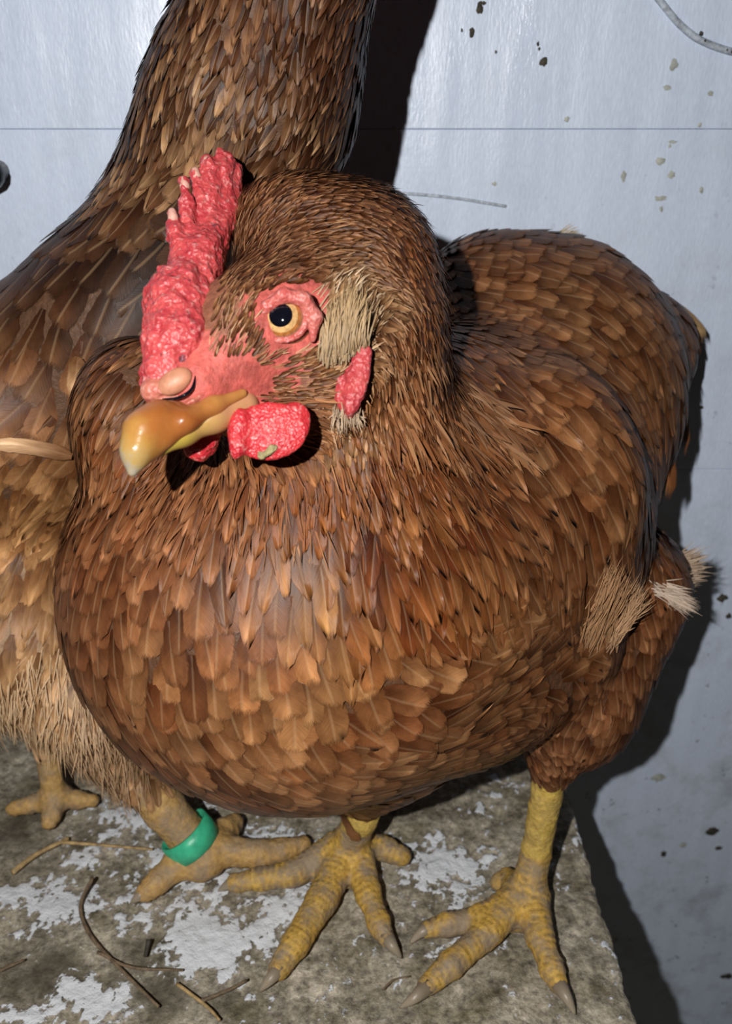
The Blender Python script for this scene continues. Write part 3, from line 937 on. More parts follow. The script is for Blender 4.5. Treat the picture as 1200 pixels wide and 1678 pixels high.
    for p in chain([pc(345, 660, .243), pc(305, 684, .2385), pc(264, 692, .2345), pc(237, 708, .2315), pc(224, 742, .2295), pc(217, 774, .2285)], [.0022, .0034, .0052, .0049, .0034, .0011]): ub.append((p, .004))
    for p in chain([pc(250, 735, .232), pc(305, 690, .2335), pc(350, 665, .2375), pc(398, 645, .2425)], [.0020, .0025, .0022, .0014]): ub.append((p, .003))
    sdf_part('upper_beak', ub, .0005, M['beak'], hen, 1, colfn=bcol)
    lb = []
    for p in chain([pc(238, 750, .2325), pc(300, 709, .2365), pc(350, 684, .2405), pc(400, 664, .246)], [.0016, .0032, .0038, .0042]): lb.append((p, .003))
    sdf_part('lower_beak', lb, .0005, M['beak_low'], hen, 1, colfn=bcol)
    # fleshy cere with the slit nostril under its flap
    ce = []
    for p in chain([pc(252, 640, .2375), pc(300, 640, .2385), pc(345, 634, .2435)], [.0036, .0052, .0052]): ce.append((p, .003))
    for p in chain([pc(264, 653, .2345), pc(292, 651, .2338), pc(314, 637, .2342), pc(321, 612, .2358)], [.0010, .0022, .0024, .0012]): ce.append((p, .0006, True))
    cer = sdf_part('cere', ce, .00042, M['cere'], hen, 1)
    Sn = spline([c2w(pc(266, 654, .2338)), c2w(pc(292, 652, .2334)), c2w(pc(314, 638, .2337)), c2w(pc(321, 614, .2352))], 5)
    Vn, Fn = tube(Sn, [.0002 + .0003 * math.sin(math.pi * i / (len(Sn) - 1)) for i in range(len(Sn))], 8)
    mesh_obj('nostril', Vn, Fn, M['pupil'], cer, Sn[0])  # black tube stands in for the shade inside the carved slit
    sdf_part('nostril_flap', [(Ell(pc(287, 625, .2345), (.0050, .0032, .0022), rotz(33)), .001)], .0004, M['cere_flap'], cer)

    # wattles and ear lobe
    sdf_part('wattle', [(Ell(pc(440, 707, .2412), (.0106, .0080, .0019), rotz(4)), .0015), (Ell(pc(391, 711, .2398), (.0026, .0070, .0024), rotz(-6)), .002), (Ell(pc(425, 690, .247), (.0095, .005, .003)), .003), (Ell(pc(482, 694, .2422), (.0044, .0060, .0017), rotz(-12)), .0012)], .0005, M['wattle'], hen, 1, .00025, 300, 31)
    sdf_part('dirt_crust', [(Ell(pc(446, 736, .2392), (.0018, .0009, .0007), rotz(40)), .0006), (Ell(pc(434, 744, .2393), (.0020, .0011, .0008), rotz(20)), .0006)], .0003, M['crust'], hen, 0, .0005, 900, 3)
    sdf_part('wattle', [(Ell(pc(330, 722, .252), (.0048, .0062, .003), rotz(-25)), .002), (Cone(pc(345, 690, .25), pc(330, 725, .252), .004, .004), .002)], .0005, M['wattle'], hen, 1, .0004, 300, 32)
    sdf_part('ear_lobe', [(Ell(pc(586, 622, .2482), (.0032, .0104, .0019), rotz(-14)), .0012), (Ell(pc(568, 640, .2502), (.0036, .0084, .0017), rotz(6)), .0012)], .00045, M['lobe'], hen, 1, .0004, 420, 33)

    # eye
    ec = pc(469, 528, .2470); eR = .0076
    ax = np.array([-.12, .06, -1.0]); ax /= np.linalg.norm(ax)
    t1 = np.cross(ax, [0, 1, 0]); t1 /= np.linalg.norm(t1); t2 = np.cross(ax, t1)
    def cap(a0, a1, n, r, bulge=0):
        Vv, Ff = [], []
        m = 36
        for i in range(n + 1):
            a = a0 + (a1 - a0) * i / n
            for k in range(m):
                th = 2 * math.pi * k / m
                Vv.append(ec + r * (ax * math.cos(a) + (t1 * math.cos(th) + t2 * math.sin(th)) * math.sin(a)))
        for i in range(n):
            for k in range(m):
                Ff.append((i * m + k, (i + 1) * m + k, (i + 1) * m + (k + 1) % m, i * m + (k + 1) % m))
        if a0 < .02: Ff.append(tuple(range(m)))
        return c2w(np.array(Vv)), Ff
    Ve, Fe = cap(math.radians(42), math.radians(170), 14, eR)
    eye = mesh_obj('eye', Ve, Fe, M['sclera'], hen, c2w(ec))
    Ve, Fe = cap(math.radians(24), math.radians(43.5), 5, eR * 1.004)
    mesh_obj('iris', Ve, Fe, M['iris'], eye, c2w(ec))
    Ve, Fe = cap(math.radians(37), math.radians(43.8), 3, eR * 1.0055)
    mesh_obj('iris_rim', Ve, Fe, M['iris_rim'], eye, c2w(ec))
    Ve, Fe = cap(.015, math.radians(25), 6, eR * 1.008)
    mesh_obj('pupil', Ve, Fe, M['pupil'], eye, c2w(ec))
    # eyelid ring
    lidp = []
    for k in range(28):
        th = 2 * math.pi * k / 28
        r = eR * .99
        x, y = r * math.cos(th), r * math.sin(th)
        a = math.radians(52 + 5 * abs(math.cos(th)))
        lidp.append(ec + eR * (ax * math.cos(a) + (-t1 * math.cos(th) + np.array([0, 1, 0]) * math.sin(th)) * math.sin(a)) * 1.02)
    lid = [(Cone(lidp[i], lidp[(i + 1) % 28], .0009, .0009), .0006) for i in range(28)]
    up_ = [pc(418, 532, .2432), pc(438, 502, .2408), pc(466, 484, .2398), pc(498, 490, .2405), pc(518, 520, .2425), pc(512, 556, .244)]
    for p in chain(up_, [.0008, .0016, .002, .002, .0018, .001]): lid.append((p, .0012))
    sdf_part('eyelid', lid, .0004, M['lid'], hen, 1)

    # plumage ------------------------------------------------------------
    sp = (.32, .16, .075)
    ctrl = [  # pixel, flow, length mm, width mm, colour a, colour b, lift
        ((375, 520), (.3, -.95), 5, 1.1, (.2, .08, .035), TAN, .05), ((372, 580), (.35, -.9), 4, .9, (.26, .09, .05), TAN, .05), ((425, 500), (.55, -.8), 4, 1.1, (.2, .08, .035), (.38, .2, .1), .05), ((400, 420), (.5, -.85), 6, 1.4, (.2, .08, .035), (.46, .25, .12), .07), ((440, 350), (.75, -.55), 6, 2.2, BR_D, sp, .14),
        ((520, 315), (1, .05), 5, 1.9, BR_D, sp, .2), ((600, 340), (.85, .5), 5, 1.9, BR_D, sp, .2), ((520, 400), (.95, -.1), 6, 1.9, BR_D, sp, .14), ((480, 450), (.8, -.3), 5, 2.0, BR_D, (.2, .09, .04), .1),
        ((670, 420), (.5, .85), 6, 2.8, BR_D, (.28, .11, .04), .16), ((700, 520), (.2, .98), 8, 3.2, BR_D, (.30, .12, .04), .12), ((620, 450), (.7, .6), 6, 2.1, BR_D, sp, .14), ((640, 560), (.3, .95), 7, 2.8, (.22, .08, .03), (.36, .17, .07), .12),
        ((600, 640), (.3, .95), 8, 2.6, (.22, .08, .03), (.38, .19, .085), .12), ((560, 700), (.1, 1), 9, 2.6, (.3, .13, .05), (.5, .34, .2), .12),
        ((430, 640), (.95, .1), 4, 1.0, (.30, .12, .06), (.45, .26, .14), .12), ((510, 620), (.95, -.3), 5, 1.1, BR_M, TAN, .12), ((480, 670), (.98, .1), 4, 1.1, BR_M, (.4, .22, .12), .12), ((575, 520), (.4, -.9), 6, 1.2, (.46, .31, .18), (.62, .47, .31), .12), ((560, 500), (.3, -.95), 6, 1.2, (.46, .31, .18), (.62, .47, .31), .14), ((588, 500), (.45, -.9), 6, 1.2, (.5, .36, .22), (.66, .52, .36), .14), ((580, 548), (.45, -.9), 6, 1.2, (.46, .31, .18), (.6, .45, .3), .12), ((550, 585), (.75, -.6), 5, 1.2, (.40, .25, .13), (.5, .35, .2), .12),
        ((700, 640), (.4, .9), 13, 4.4, (.22, .08, .025), (.38, .19, .09), .1), ((640, 740), (.25, .97), 15, 5, RED, (.38, .18, .07), .09), ((740, 720), (.65, .76), 20, 6.5, (.20, .07, .02), (.42, .22, .11), .08), ((720, 830), (.45, .9), 22, 7, RED, (.40, .18, .06), .07), ((820, 800), (.65, .76), 24, 8, (.2, .075, .025), (.42, .22, .11), .07), ((680, 950), (.3, .95), 24, 8, (.19, .05, .012), (.36, .15, .05), .07), ((760, 930), (.3, .95), 24, 8.5, (.2, .07, .02), (.38, .2, .09), .07),
        ((520, 800), (.05, 1), 14, 4.5, (.24, .08, .02), ORG, .06), ((430, 820), (-.05, 1), 15, 5.5, (.26, .10, .04), (.36, .17, .07), .05), ((320, 830), (-.3, .95), 16, 6, (.27, .12, .055), (.38, .19, .1), .05), ((500, 900), (.08, 1), 26, 9, (.36, .17, .06), (.48, .27, .11), .06), ((590, 880), (.12, 1), 22, 7.5, RED, (.36, .15, .05), .06), ((560, 990), (.15, 1), 24, 9, (.28, .11, .03), (.44, .24, .1), .07),
        ((210, 860), (-.35, .93), 18, 8.5, (.22, .09, .04), (.34, .17, .09), .06), ((340, 930), (-.12, 1), 21, 11, (.25, .11, .05), (.36, .19, .1), .07), ((430, 960), (-.02, 1), 21, 11, (.25, .105, .05), (.36, .19, .1), .07), ((130, 980), (-.15, 1), 18, 10, (.18, .075, .035), (.3, .15, .08), .07),
        ((250, 1060), (-.02, 1), 21, 12, (.24, .10, .045), (.42, .24, .12), .08), ((400, 1080), (.05, 1), 21, 12.5, (.24, .10, .04), (.44, .26, .125), .08), ((540, 1090), (.25, .95), 21, 12, (.24, .1, .04), (.42, .24, .11), .08), ((180, 1150), (.2, .97), 20, 11, (.19, .08, .035), (.34, .18, .09), .07), ((320, 1180), (.35, .93), 21, 12, (.22, .095, .04), (.40, .23, .12), .08), ((470, 1200), (.5, .85), 20, 12, (.22, .095, .04), (.4, .22, .11), .08), ((620, 1180), (.75, .6), 20, 11, (.24, .1, .045), (.4, .22, .11), .08), ((360, 1280), (.75, .5), 20, 11, (.22, .1, .05), (.38, .22, .12), .06), ((560, 1280), (.95, .1), 20, 11, (.24, .11, .05), (.4, .24, .13), .06),
        ((700, 1080), (.85, .35), 19, 11, (.24, .1, .045), (.42, .24, .12), .08), ((800, 1060), (.95, -.25), 19, 11, (.26, .12, .05), (.44, .26, .13), .08), ((760, 1170), (.98, -.2), 20, 10, (.24, .11, .05), (.38, .21, .1), .06), ((900, 1080), (.9, -.45), 17, 9, (.24, .11, .05), (.34, .18, .09), .06), ((880, 960), (.35, .9), 18, 8, (.22, .1, .04), (.34, .18, .09), .07),
        ((880, 700), (.7, .7), 20, 10, (.2, .085, .035), (.36, .2, .1), .06), ((960, 760), (.45, .88), 22, 10, (.2, .085, .035), (.34, .185, .09), .06), ((1010, 860), (.25, .97), 24, 9, (.19, .08, .035), (.32, .17, .09), .06), ((930, 870), (.35, .92), 22, 10, (.2, .085, .035), (.34, .18, .09), .06), ((800, 640), (.85, .5), 18, 8, (.22, .09, .035), (.38, .21, .11), .07),
        ((780, 460), (.95, .3), 15, 9, (.15, .06, .025), (.30, .16, .08), .08), ((880, 450), (.9, .4), 16, 9.5, (.16, .07, .03), (.30, .17, .085), .08), ((900, 560), (.85, .5), 17, 10, (.17, .075, .03), (.33, .18, .09), .08), ((1000, 520), (.7, .7), 18, 9.5, (.17, .075, .03), (.3, .17, .09), .08), ((1040, 640), (.4, .92), 22, 9, (.2, .09, .035), (.33, .18, .09), .07), ((1100, 650), (.2, .98), 26, 7, (.2, .09, .035), (.33, .19, .1), .07), ((1080, 780), (.0, 1), 28, 7, (.21, .09, .035), (.35, .2, .1), .06), ((980, 640), (.6, .8), 20, 10, (.2, .085, .035), (.34, .18, .09), .07),
        ((190, 640), (-.55, .83), 15, 4.2, (.14, .05, .018), (.34, .19, .1), .09), ((140, 740), (-.3, .95), 16, 4.6, (.16, .055, .018), (.34, .18, .09), .08), ((230, 740), (-.4, .9), 16, 4.6, (.18, .06, .02), (.36, .17, .07), .07),
        ((960, 1170), (-.15, 1), 13, 7.5, (.22, .1, .05), (.32, .17, .09), .06), ((1040, 1080), (-.1, 1), 14, 8, (.2, .09, .045), (.3, .16, .085), .06), ((1080, 960), (.3, .95), 15, 8, (.2, .08, .035), (.32, .16, .08), .07), ((900, 1230), (.1, 1), 9, 4.5, (.22, .1, .05), (.34, .18, .1), .05), ((840, 1220), (.9, .2), 13, 7, (.2, .09, .04), (.32, .17, .09), .05),
    ]
    flow = Flow(ctrl, 30)
    zl = hock_z
    legv = leg
    cere_c = (300, 600)
    def ok_fn(P, px, vi):
        c = w2c(P)
        x, y = px[:, 0], px[:, 1]
        fr = (c[:, 2] < .275) & (y < 720) & (y > 240)
        e1 = ((x - 470) / 60) ** 2 + ((y - 529) / 60) ** 2 < 1
        e3 = ((x - 500) / 36) ** 2 + ((y - 500) / 42) ** 2 < 1
        lore = ((x - 380) / 62) ** 2 + ((y - 622) / 36) ** 2 < 1
        fronthd = (x < 340) & (y > 380) & (y < 720) & (c[:, 2] < .27)
        gape = (x < 420) & (y > 630) & (y < 720) & (c[:, 2] < .265)
        combz = (x < 378 - (y - 330) * .16) & (y > 300) & (y < 620) & (c[:, 2] < .285) & (x > 200)
        bare = fr & (e1 | e3 | lore | fronthd | gape) | combz
        return ~bare & ~legv[vi]
    AVOID['hen1'] = BVHTree.FromPolygons([tuple(v) for v in V], Q.tolist())
    plumage(V, Q, flow, ok_fn, 60000, hen, org, .54, 300, 3, lambda Vf: dist_to(BACK_TORSO, w2c(Vf)).min() < .011)
    # tiny hair-like feathers of head and face
    def hd_flow(P, px, rng):
        D2, A = flow(px)
        D = np.array([1, 0, 0]) * D2[:, :1] - np.array([0, SP, CP]) * D2[:, 1:2]
        n = len(P)
        k = rng.random((n, 1)) ** 1.6
        C = A[:, 2:5] * (1 - k) + A[:, 5:8] * k
        C = C * rng.uniform(.8, 1.35, (n, 1))
        return D, A[:, 0] * rng.uniform(.6, 1.0, n), A[:, 1] * rng.uniform(.18, .34, n), C
    def fr_(x, y): return (x > 350) & (x < 540) & (y > 480) & (y < 655) & (((x - 470) / 50) ** 2 + ((y - 529) / 50) ** 2 > 1) & (y < 560 + (x - 350) * .55)
    def hd_ok(P, px, vi):
        c = w2c(P); x, y = px[:, 0], px[:, 1]
        ok = ok_fn(P, px, vi) & (y < 720) & (c[:, 2] < .30) & (x > 330)
        lr = fr_(x, y) & (vnoise(P, 700, 77) > .15) & (c[:, 2] < .275)
        return ok | lr
    strands(V, Q, hd_flow, hd_ok, 90000, 'head_down', hen, org, 8)
    def hk_flow(P, px, rng):
        D, ln, wd, C = hd_flow(P, px, rng)
        n = len(P)
        return D, rng.uniform(.007, .013, n), rng.uniform(.0003, .0007, n), C * (.62, .5, .42) * rng.uniform(.6, 1.5, (n, 1))
    def hk_ok(P, px, vi):
        x, y = px[:, 0], px[:, 1]
        return (y > 640) & (y < 900) & (x > 250) & (x < 800) & (w2c(P)[:, 2] < .33) & ok_fn(P, px, vi) & (dist_to(BACK_TORSO, w2c(P)) > .014) & (RNG.random(len(P)) < np.clip((930 - y) / 200, 0, 1))
    strands(V, Q, hk_flow, hk_ok, 70000, 'hackle_down', hen, org, 12)

    # flank fluff: pale ragged tufts behind the wing and at the thigh
    def tuft(name, p0s, p1s, ln, col, n, seed, wid=.0005, nz=1.0):
        rng = np.random.default_rng(seed)
        a = np.array([pc(*p) for p in p0s]); b = np.array([pc(*p) for p in p1s])
        Vs, Cs = [], []
        for i in range(n):
            t = rng.random() * (len(a) - 1); k = min(int(t), len(a) - 2); f = t - k
            s = a[k] * (1 - f) + a[k + 1] * f; e = b[k] * (1 - f) + b[k + 1] * f
            e = s + (e - s) * rng.uniform(.55, 1.08) + rng.normal(0, .0022 * nz, 3); s = s + rng.normal(0, .0018 * nz, 3)
            m_ = (s + e) / 2 + np.array([0, 0, -rng.uniform(0, .006)])
            d = e - s; w = np.cross(d, [0, 0, 1]); w = w / np.linalg.norm(w) * wid
            w = w * .45
            for q, ww in ((s, .9), (s * .5 + m_ * .5, 1), (m_ * .5 + e * .5, .7), (e, .08)):
                Vs += [q - w * ww, q + w * ww]
            base = np.array(col) * rng.uniform(.7, 1.2)
            for g in (.75, .9, 1.1, 1.2): Cs += [base * g] * 2
        m = n
        Fa = (np.array([[0, 1, 3, 2], [2, 3, 5, 4], [4, 5, 7, 6]])[None] + (np.arange(m) * 8)[:, None, None]).reshape(-1, 4)
        o = mesh_obj(name, c2w(np.array(Vs)), Fa, M['fluff'], hen, org, cols=np.array(Cs))
        o['kind'] = 'stuff'
        return o
    tuft('flank_tuft', [(900, 1066, .329), (945, 1062, .331), (985, 1048, .336)], [(955, 955, .322), (1000, 925, .322), (1022, 950, .328)], 0, (.34, .18, .085), 2000, 41)
    tuft('flank_tuft', [(985, 1062, .336), (1010, 1030, .340)], [(1035, 990, .336), (1052, 962, .338)], 0, (.40, .23, .12), 600, 42)
    tuft('flank_tuft', [(830, 1045, .322), (900, 1050, .326)], [(822, 1018, .318), (890, 1022, .320)], 0, (.5, .33, .2), 110, 43, .0003)
    tuft('thigh_tuft', [(1050, 955, .362), (1075, 965, .362)], [(1115, 975, .362), (1135, 1000, .366)], 0, (.52, .40, .31), 600, 44)
    tuft('thigh_tuft', [(1080, 925, .382), (1090, 955, .38)], [(1150, 905, .385), (1145, 950, .385)], 0, (.48, .35, .25), 600, 45)
    tuft('ear_tuft', [(550, 665, .2515), (585, 672, .2525)], [(548, 718, .252), (598, 702, .2525)], 0, (.40, .28, .18), 90, 46, .0003, .5)
    tuft('ear_tuft', [(536, 588, .2470), (560, 580, .2470), (592, 564, .2492)], [(545, 512, .2470), (576, 480, .2470), (600, 512, .2494)], 0, (.36, .235, .12), 2400, 48, .0005, .6)
    tuft('back_tuft', [(900, 395, .398), (920, 402, .40)], [(938, 368, .40), (960, 392, .404)], 0, (.6, .48, .33), 160, 47, .0004, .3)
    # tail feathers: a few long quills over the rump, one pale at the edge
    def quill(name, pts, w, col, seed):
        rng = np.random.default_rng(seed)
        S = spline([pc(*p) for p in pts], 4)
        n = len(S); rows, cc, uv = [], [], []
        for i, s in enumerate(S):
            t = S[min(i + 1, n - 1)] - S[max(i - 1, 0)]; t /= np.linalg.norm(t)
            bb = np.cross(t, [0, 0, 1]); bb /= np.linalg.norm(bb)
            v = i / (n - 1)
            ww = w * (1 - .25 * v) * min(1, (1.03 - v) * 5) * min(1, .4 + v * 4)
            for u in UC:
                rows.append(s + bb * u * ww + np.array([0, 0, 1]) * (u * u * ww * .3))
                cc.append((*col, rng.random() * 0 + seed * .13 % 1)); uv.append(((u + 1) / 2, v))
        Fq = [(r * 5 + c, r * 5 + c + 1, (r + 1) * 5 + c + 1, (r + 1) * 5 + c) for r in range(n - 1) for c in range(4)]
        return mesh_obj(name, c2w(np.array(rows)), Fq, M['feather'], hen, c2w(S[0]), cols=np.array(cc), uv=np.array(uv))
    o = quill('tail_feather', [(1030, 500, .408), (1090, 500, .412), (1135, 530, .416), (1158, 563, .418)], .0052, (.42, .33, .2), 3)
    o['label'] = 'pale tan tail feather'
    quill('tail_feather', [(1010, 500, .40), (1070, 515, .404), (1110, 560, .408), (1128, 620, .41)], .0065, (.24, .11, .05), 4)
    quill('tail_feather', [(1040, 560, .392), (1085, 610, .395), (1110, 680, .398), (1118, 760, .40)], .0068, (.27, .13, .06), 5)
    quill('tail_feather', [(1010, 600, .372), (1065, 680, .376), (1090, 760, .38), (1090, 830, .382)], .0068, (.26, .12, .055), 6)
    quill('tail_feather', [(990, 640, .362), (1040, 720, .366), (1062, 800, .37), (1064, 860, .372)], .0062, (.25, .115, .05), 7)
    return hen

M['crust'] = mat_plain('dried_dirt_crust', (.30, .25, .12), .8, 700, .5, .5)
M['tip'] = mat_plain('dry_comb_tip', (.58, .30, .24), .6, 300, .3, .25)
M['cere_flap'] = mat_plain('nostril_flap_skin', (.50, .21, .12), .5, 300, .2, .2)
hen_front()

# ------------------------------------------------------------------ the hen behind
def wc(x, y, z): return w2c(np.array([x, y, z]))
def hen_back():
    org = np.array([-.125, .335, 0.0])
    hen = empty('hen', org)
    tag(hen, 'taller brown hen with buff belly and green ringed leg, standing beside the wall', 'hen')
    torso = BACK_TORSO_K
    ank = gnd(322, 1385, .014)
    legA = chain([wc(-.108, .312, .055), gnd(270, 1325, .033), ank], [.0095, .0088, .0092])
    toesA = [
        [(330, 1392, .012, .0095), (290, 1418, .009, .0072), (255, 1448, .0065, .006), (235, 1464, .005, .0045)],
        [(345, 1390, .012, .0095), (420, 1400, .009, .0068), (460, 1394, .007, .006), (497, 1384, .006, .005)],
        [(335, 1395, .012, .0095), (336, 1412, .009, .0085), (328, 1420, .0075, .0075)],
        [(345, 1380, .012, .008), (368, 1362, .010, .0065), (382, 1350, .008, .006)],
    ]
    legB = chain([wc(-.160, .348, .062), gnd(90, 1300, .012)], [.0058, .0056])
    toesB = [[(90, 1305, .010, .0075), (85, 1335, .007, .0055), (80, 1350, .005, .0045)], [(90, 1305, .010, .0075), (125, 1310, .007, .0055), (150, 1312, .006, .005)], [(90, 1305, .010, .0075), (50, 1318, .007, .0055), (20, 1325, .006, .005)]]
    foot = legA + legB + foot_prims(toesA, .86) + foot_prims(toesB, .72)
    Vc, Q = build(torso + [(p, .004) for p in foot], .0016, 2)
    V = c2w(Vc)
    leg = (dist_to(foot, Vc) < .0025) & (V[:, 2] < .052)
    Nn = vnormals(V, Q)
    groove = scutes(foot, Vc)
    V = V + Nn * np.where(leg, fbm(V, 300, 2, 4) * .0005 + (groove - .5) * .0005, 0)[:, None]
    V[:, 2] = np.maximum(V[:, 2], .0002)
    cols = np.ones((len(V), 4)); cols[:, :3] = (.10, .045, .02)
    low = V[:, 2] < .165
    cols[low, :3] = (.36, .22, .12)
    cols[leg, :3] = (.50, .30, .10); cols[leg, 3] = 0.25
    mesh_obj('body', V, Q, M['body'], hen, org, cols=cols)
    claw([(238, 1461, .0052), (226, 1470, .005), (214, 1480, .001)], .003, hen, org)
    # head above the frame, looking away to the right
    hx, hy, hz = .007, .328, .415
    sdf_part('comb', [(p, .004) for p in chain([wc(hx + .026, hy, hz + .016), wc(hx + .006, hy, hz + .030), wc(hx - .018, hy, hz + .032)], [.004, .006, .005])] +
             [(Cone(wc(hx + .016 - .011 * i, hy, hz + .028), wc(hx + .014 - .013 * i, hy, hz + .046), .0045, .0018), .003) for i in range(4)], .0009, M['comb'], hen, 1, .0008, 230, 51)
    def bcol2(Vc):
        t = np.clip((Vc[:, 0] - (hx + .018)) / .03, 0, 1); return np.stack([t, t, t], 1)
    sdf_part('upper_beak', [(p, .003) for p in chain([wc(hx + .018, hy, hz + .001), wc(hx + .034, hy, hz - .003), wc(hx + .046, hy, hz - .012)], [.0075, .0055, .0012])], .0008, M['beak'], hen, colfn=bcol2)
    sdf_part('lower_beak', [(p, .003) for p in chain([wc(hx + .018, hy, hz - .008), wc(hx + .036, hy, hz - .012)], [.005, .002])], .0008, M['beak_low'], hen, colfn=bcol2)
    for s in (-1, 1):
        sdf_part('wattle', [(Ell(wc(hx + .016, hy + s * .008, hz - .026), (.009, .012, .004)), .002)], .0009, M['wattle'], hen, 1, .0005, 300, 52)
        e = sdf_part('eye', [(Ell(wc(hx + .010, hy + s * .0165, hz + .004), (.0062, .0062, .0062)), .001)], .0008, M['iris'], hen)
        sdf_part('pupil', [(Ell(wc(hx + .010, hy + s * .0208, hz + .004), (.0032, .0032, .0026)), .001)], .0005, M['pupil'], e)
    spk = (.52, .36, .22)
    ctrl = [
        ((450, 60), (-.25, .97), 11, 3.6, (.095, .038, .016), (.30, .17, .10), .1), ((560, 80), (-.1, 1), 11, 3.6, (.09, .036, .015), (.26, .14, .085), .1), ((330, 130), (-.5, .85), 12, 3.8, (.10, .042, .018), spk, .1), ((420, 180), (-.35, .93), 12, 3.8, (.095, .038, .016), spk, .1), ((510, 200), (-.15, 1), 12, 3.8, (.095, .038, .016), spk, .1), ((240, 230), (-.7, .7), 13, 4.2, (.11, .05, .022), (.62, .44, .27), .1), ((420, 270), (-.5, .85), 14, 4.4, (.095, .038, .016), (.5, .3, .16), .1),
        ((180, 290), (-.95, .3), 16, 5, (.12, .05, .024), (.46, .3, .17), .08), ((90, 330), (-1, .2), 20, 9, (.055, .024, .012), (.11, .055, .028), .05), ((200, 380), (-.8, .6), 26, 14, (.045, .02, .0105), (.075, .036, .019), .035), ((260, 420), (-.7, .7), 26, 14, (.045, .02, .0105), (.075, .036, .019), .035), ((60, 430), (-.7, .7), 28, 15, (.055, .026, .013), (.11, .055, .03), .04), ((110, 380), (-.8, .6), 26, 14, (.05, .022, .011), (.08, .04, .02), .035), ((180, 470), (-.5, .85), 26, 14, (.05, .022, .011), (.09, .042, .022), .035), ((60, 560), (-.4, .9), 24, 13, (.20, .10, .05), (.34, .19, .10), .04), ((150, 560), (-.2, .98), 22, 12, (.15, .07, .034), (.27, .14, .07), .04),
        ((60, 640), (-.35, .93), 26, 14, (.30, .16, .085), (.46, .27, .15), .04), ((50, 690), (-.9, .35), 26, 12, (.32, .175, .09), (.46, .28, .155), .04), ((60, 790), (-.2, 1), 24, 9, (.52, .30, .135), (.72, .46, .22), .03), ((50, 900), (-.15, 1), 24, 9, (.58, .35, .17), (.78, .52, .28), .03), ((60, 1050), (-.1, 1), 22, 9, (.64, .44, .25), (.84, .62, .40), .03), ((60, 1180), (.0, 1), 20, 8, (.60, .42, .25), (.76, .58, .38), .04), ((160, 1220), (.15, 1), 16, 6, (.46, .3, .17), (.62, .44, .28), .04), ((-150, 600), (-.9, .4), 26, 14, (.12, .06, .03), (.24, .12, .07), .05),
    ]
    flow = Flow(ctrl, 50)
    def ok_fn(P, px, vi): return ~leg[vi] & ~((P[:, 0] > hx + .012) & (P[:, 2] > hz - .02))
    def near1(Vf):
        for v in Vf[::3]:
            co, n, i, d = AVOID['hen1'].find_nearest(Vector(v), .02)
            if co is not None and (Vector(v) - co).dot(n) < .0040: return True
        return False
    plumage(V, Q, flow, ok_fn, 40000, hen, org, .62, 300, 5, near1, 2.2)
    def bf(P, px, rng):
        D2, A = flow(px)
        D = np.array([1, 0, 0]) * D2[:, :1] - np.array([0, SP, CP]) * D2[:, 1:2]
        n = len(P); k = rng.random((n, 1))
        C = (A[:, 2:5] * (1 - k) + A[:, 5:8] * k) * rng.uniform(.72, .95, (n, 1)) * (1, .92, .85)
        return D, rng.uniform(.008, .02, n), rng.uniform(.0003, .0006, n), C
    def bok(P, px, vi):
        return ~leg[vi] & (P[:, 2] < .15) & (P[:, 2] < .118 + .03 * vnoise(P, 30, 3))
    strands(V, Q, bf, bok, 80000, 'belly_fluff', hen, org, 9, .45)
    # pale feathers at the wing's lower edge
    def loose(pts, w, col):
        hb = BVHTree.FromPolygons([tuple(v) for v in V], Q.tolist())
        def on(p):
            hit = hb.ray_cast(Vector((0, 0, CAMZ)), Vector(c2w(pc(p[0], p[1], 1.0)) - np.array([0, 0, CAMZ])).normalized())
            return pc(p[0], p[1], w2c(np.array(hit[0]))[2] - .0035) if hit[0] is not None else pc(*p)
        S = spline([on(p) for p in pts], 4); n = len(S); rows, uv = [], []
        for i, q in enumerate(S):
            t = S[min(i + 1, n - 1)] - S[max(i - 1, 0)]; t /= np.linalg.norm(t)
            bb = np.cross(t, [0, 0, 1]); bb /= np.linalg.norm(bb); v = i / (n - 1)
            ww = w * min(1, (1.04 - v) * 4) * min(1, .45 + v * 3)
            for u in UC: rows.append(q + bb * u * ww + np.array([0, 0, 1]) * (u * u * ww * .3)); uv.append(((u + 1) / 2, v))
        Fq = [(r * 5 + c, r * 5 + c + 1, (r + 1) * 5 + c + 1, (r + 1) * 5 + c) for r in range(n - 1) for c in range(4)]
        cc = np.tile(np.array([*col, .4]), (len(rows), 1))
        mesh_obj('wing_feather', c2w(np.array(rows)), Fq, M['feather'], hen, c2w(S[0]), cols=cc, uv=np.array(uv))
    loose([(128, 585, .318), (124, 615, .316), (120, 655, .317)], .0036, (.60, .42, .26))
    loose([(118, 748, .318), (80, 738, .316), (30, 730, .315), (-30, 728, .316)], .0030, (.80, .60, .42))
    # plastic ring round the shank: a thing of its own
    ra, rb = c2w(gnd(270, 1325, .033)), c2w(ank)
    axd = (rb - ra) / np.linalg.norm(rb - ra)
    cen = ra + (rb - ra) * .80
    e1 = np.cross(axd, [0, 0, 1]); e1 /= np.linalg.norm(e1); e2 = np.cross(axd, e1)
    Vr, Fr = [], []
    m = 48
    prof = [(.0112, -.0054), (.0124, -.0052), (.0128, 0), (.0124, .0052), (.0112, .0054), (.0109, 0)]
    for k in range(m):
        th = 2 * math.pi * k / m
        wv = .0012 * math.exp(-((th - 2.2) / .35) ** 2) + .0016 * math.exp(-((th - 3.6) / .3) ** 2)
        for r, h in prof:
            Vr.append(cen + (e1 * math.cos(th) + e2 * math.sin(th)) * r + axd * (h * (1 + wv * 90)))
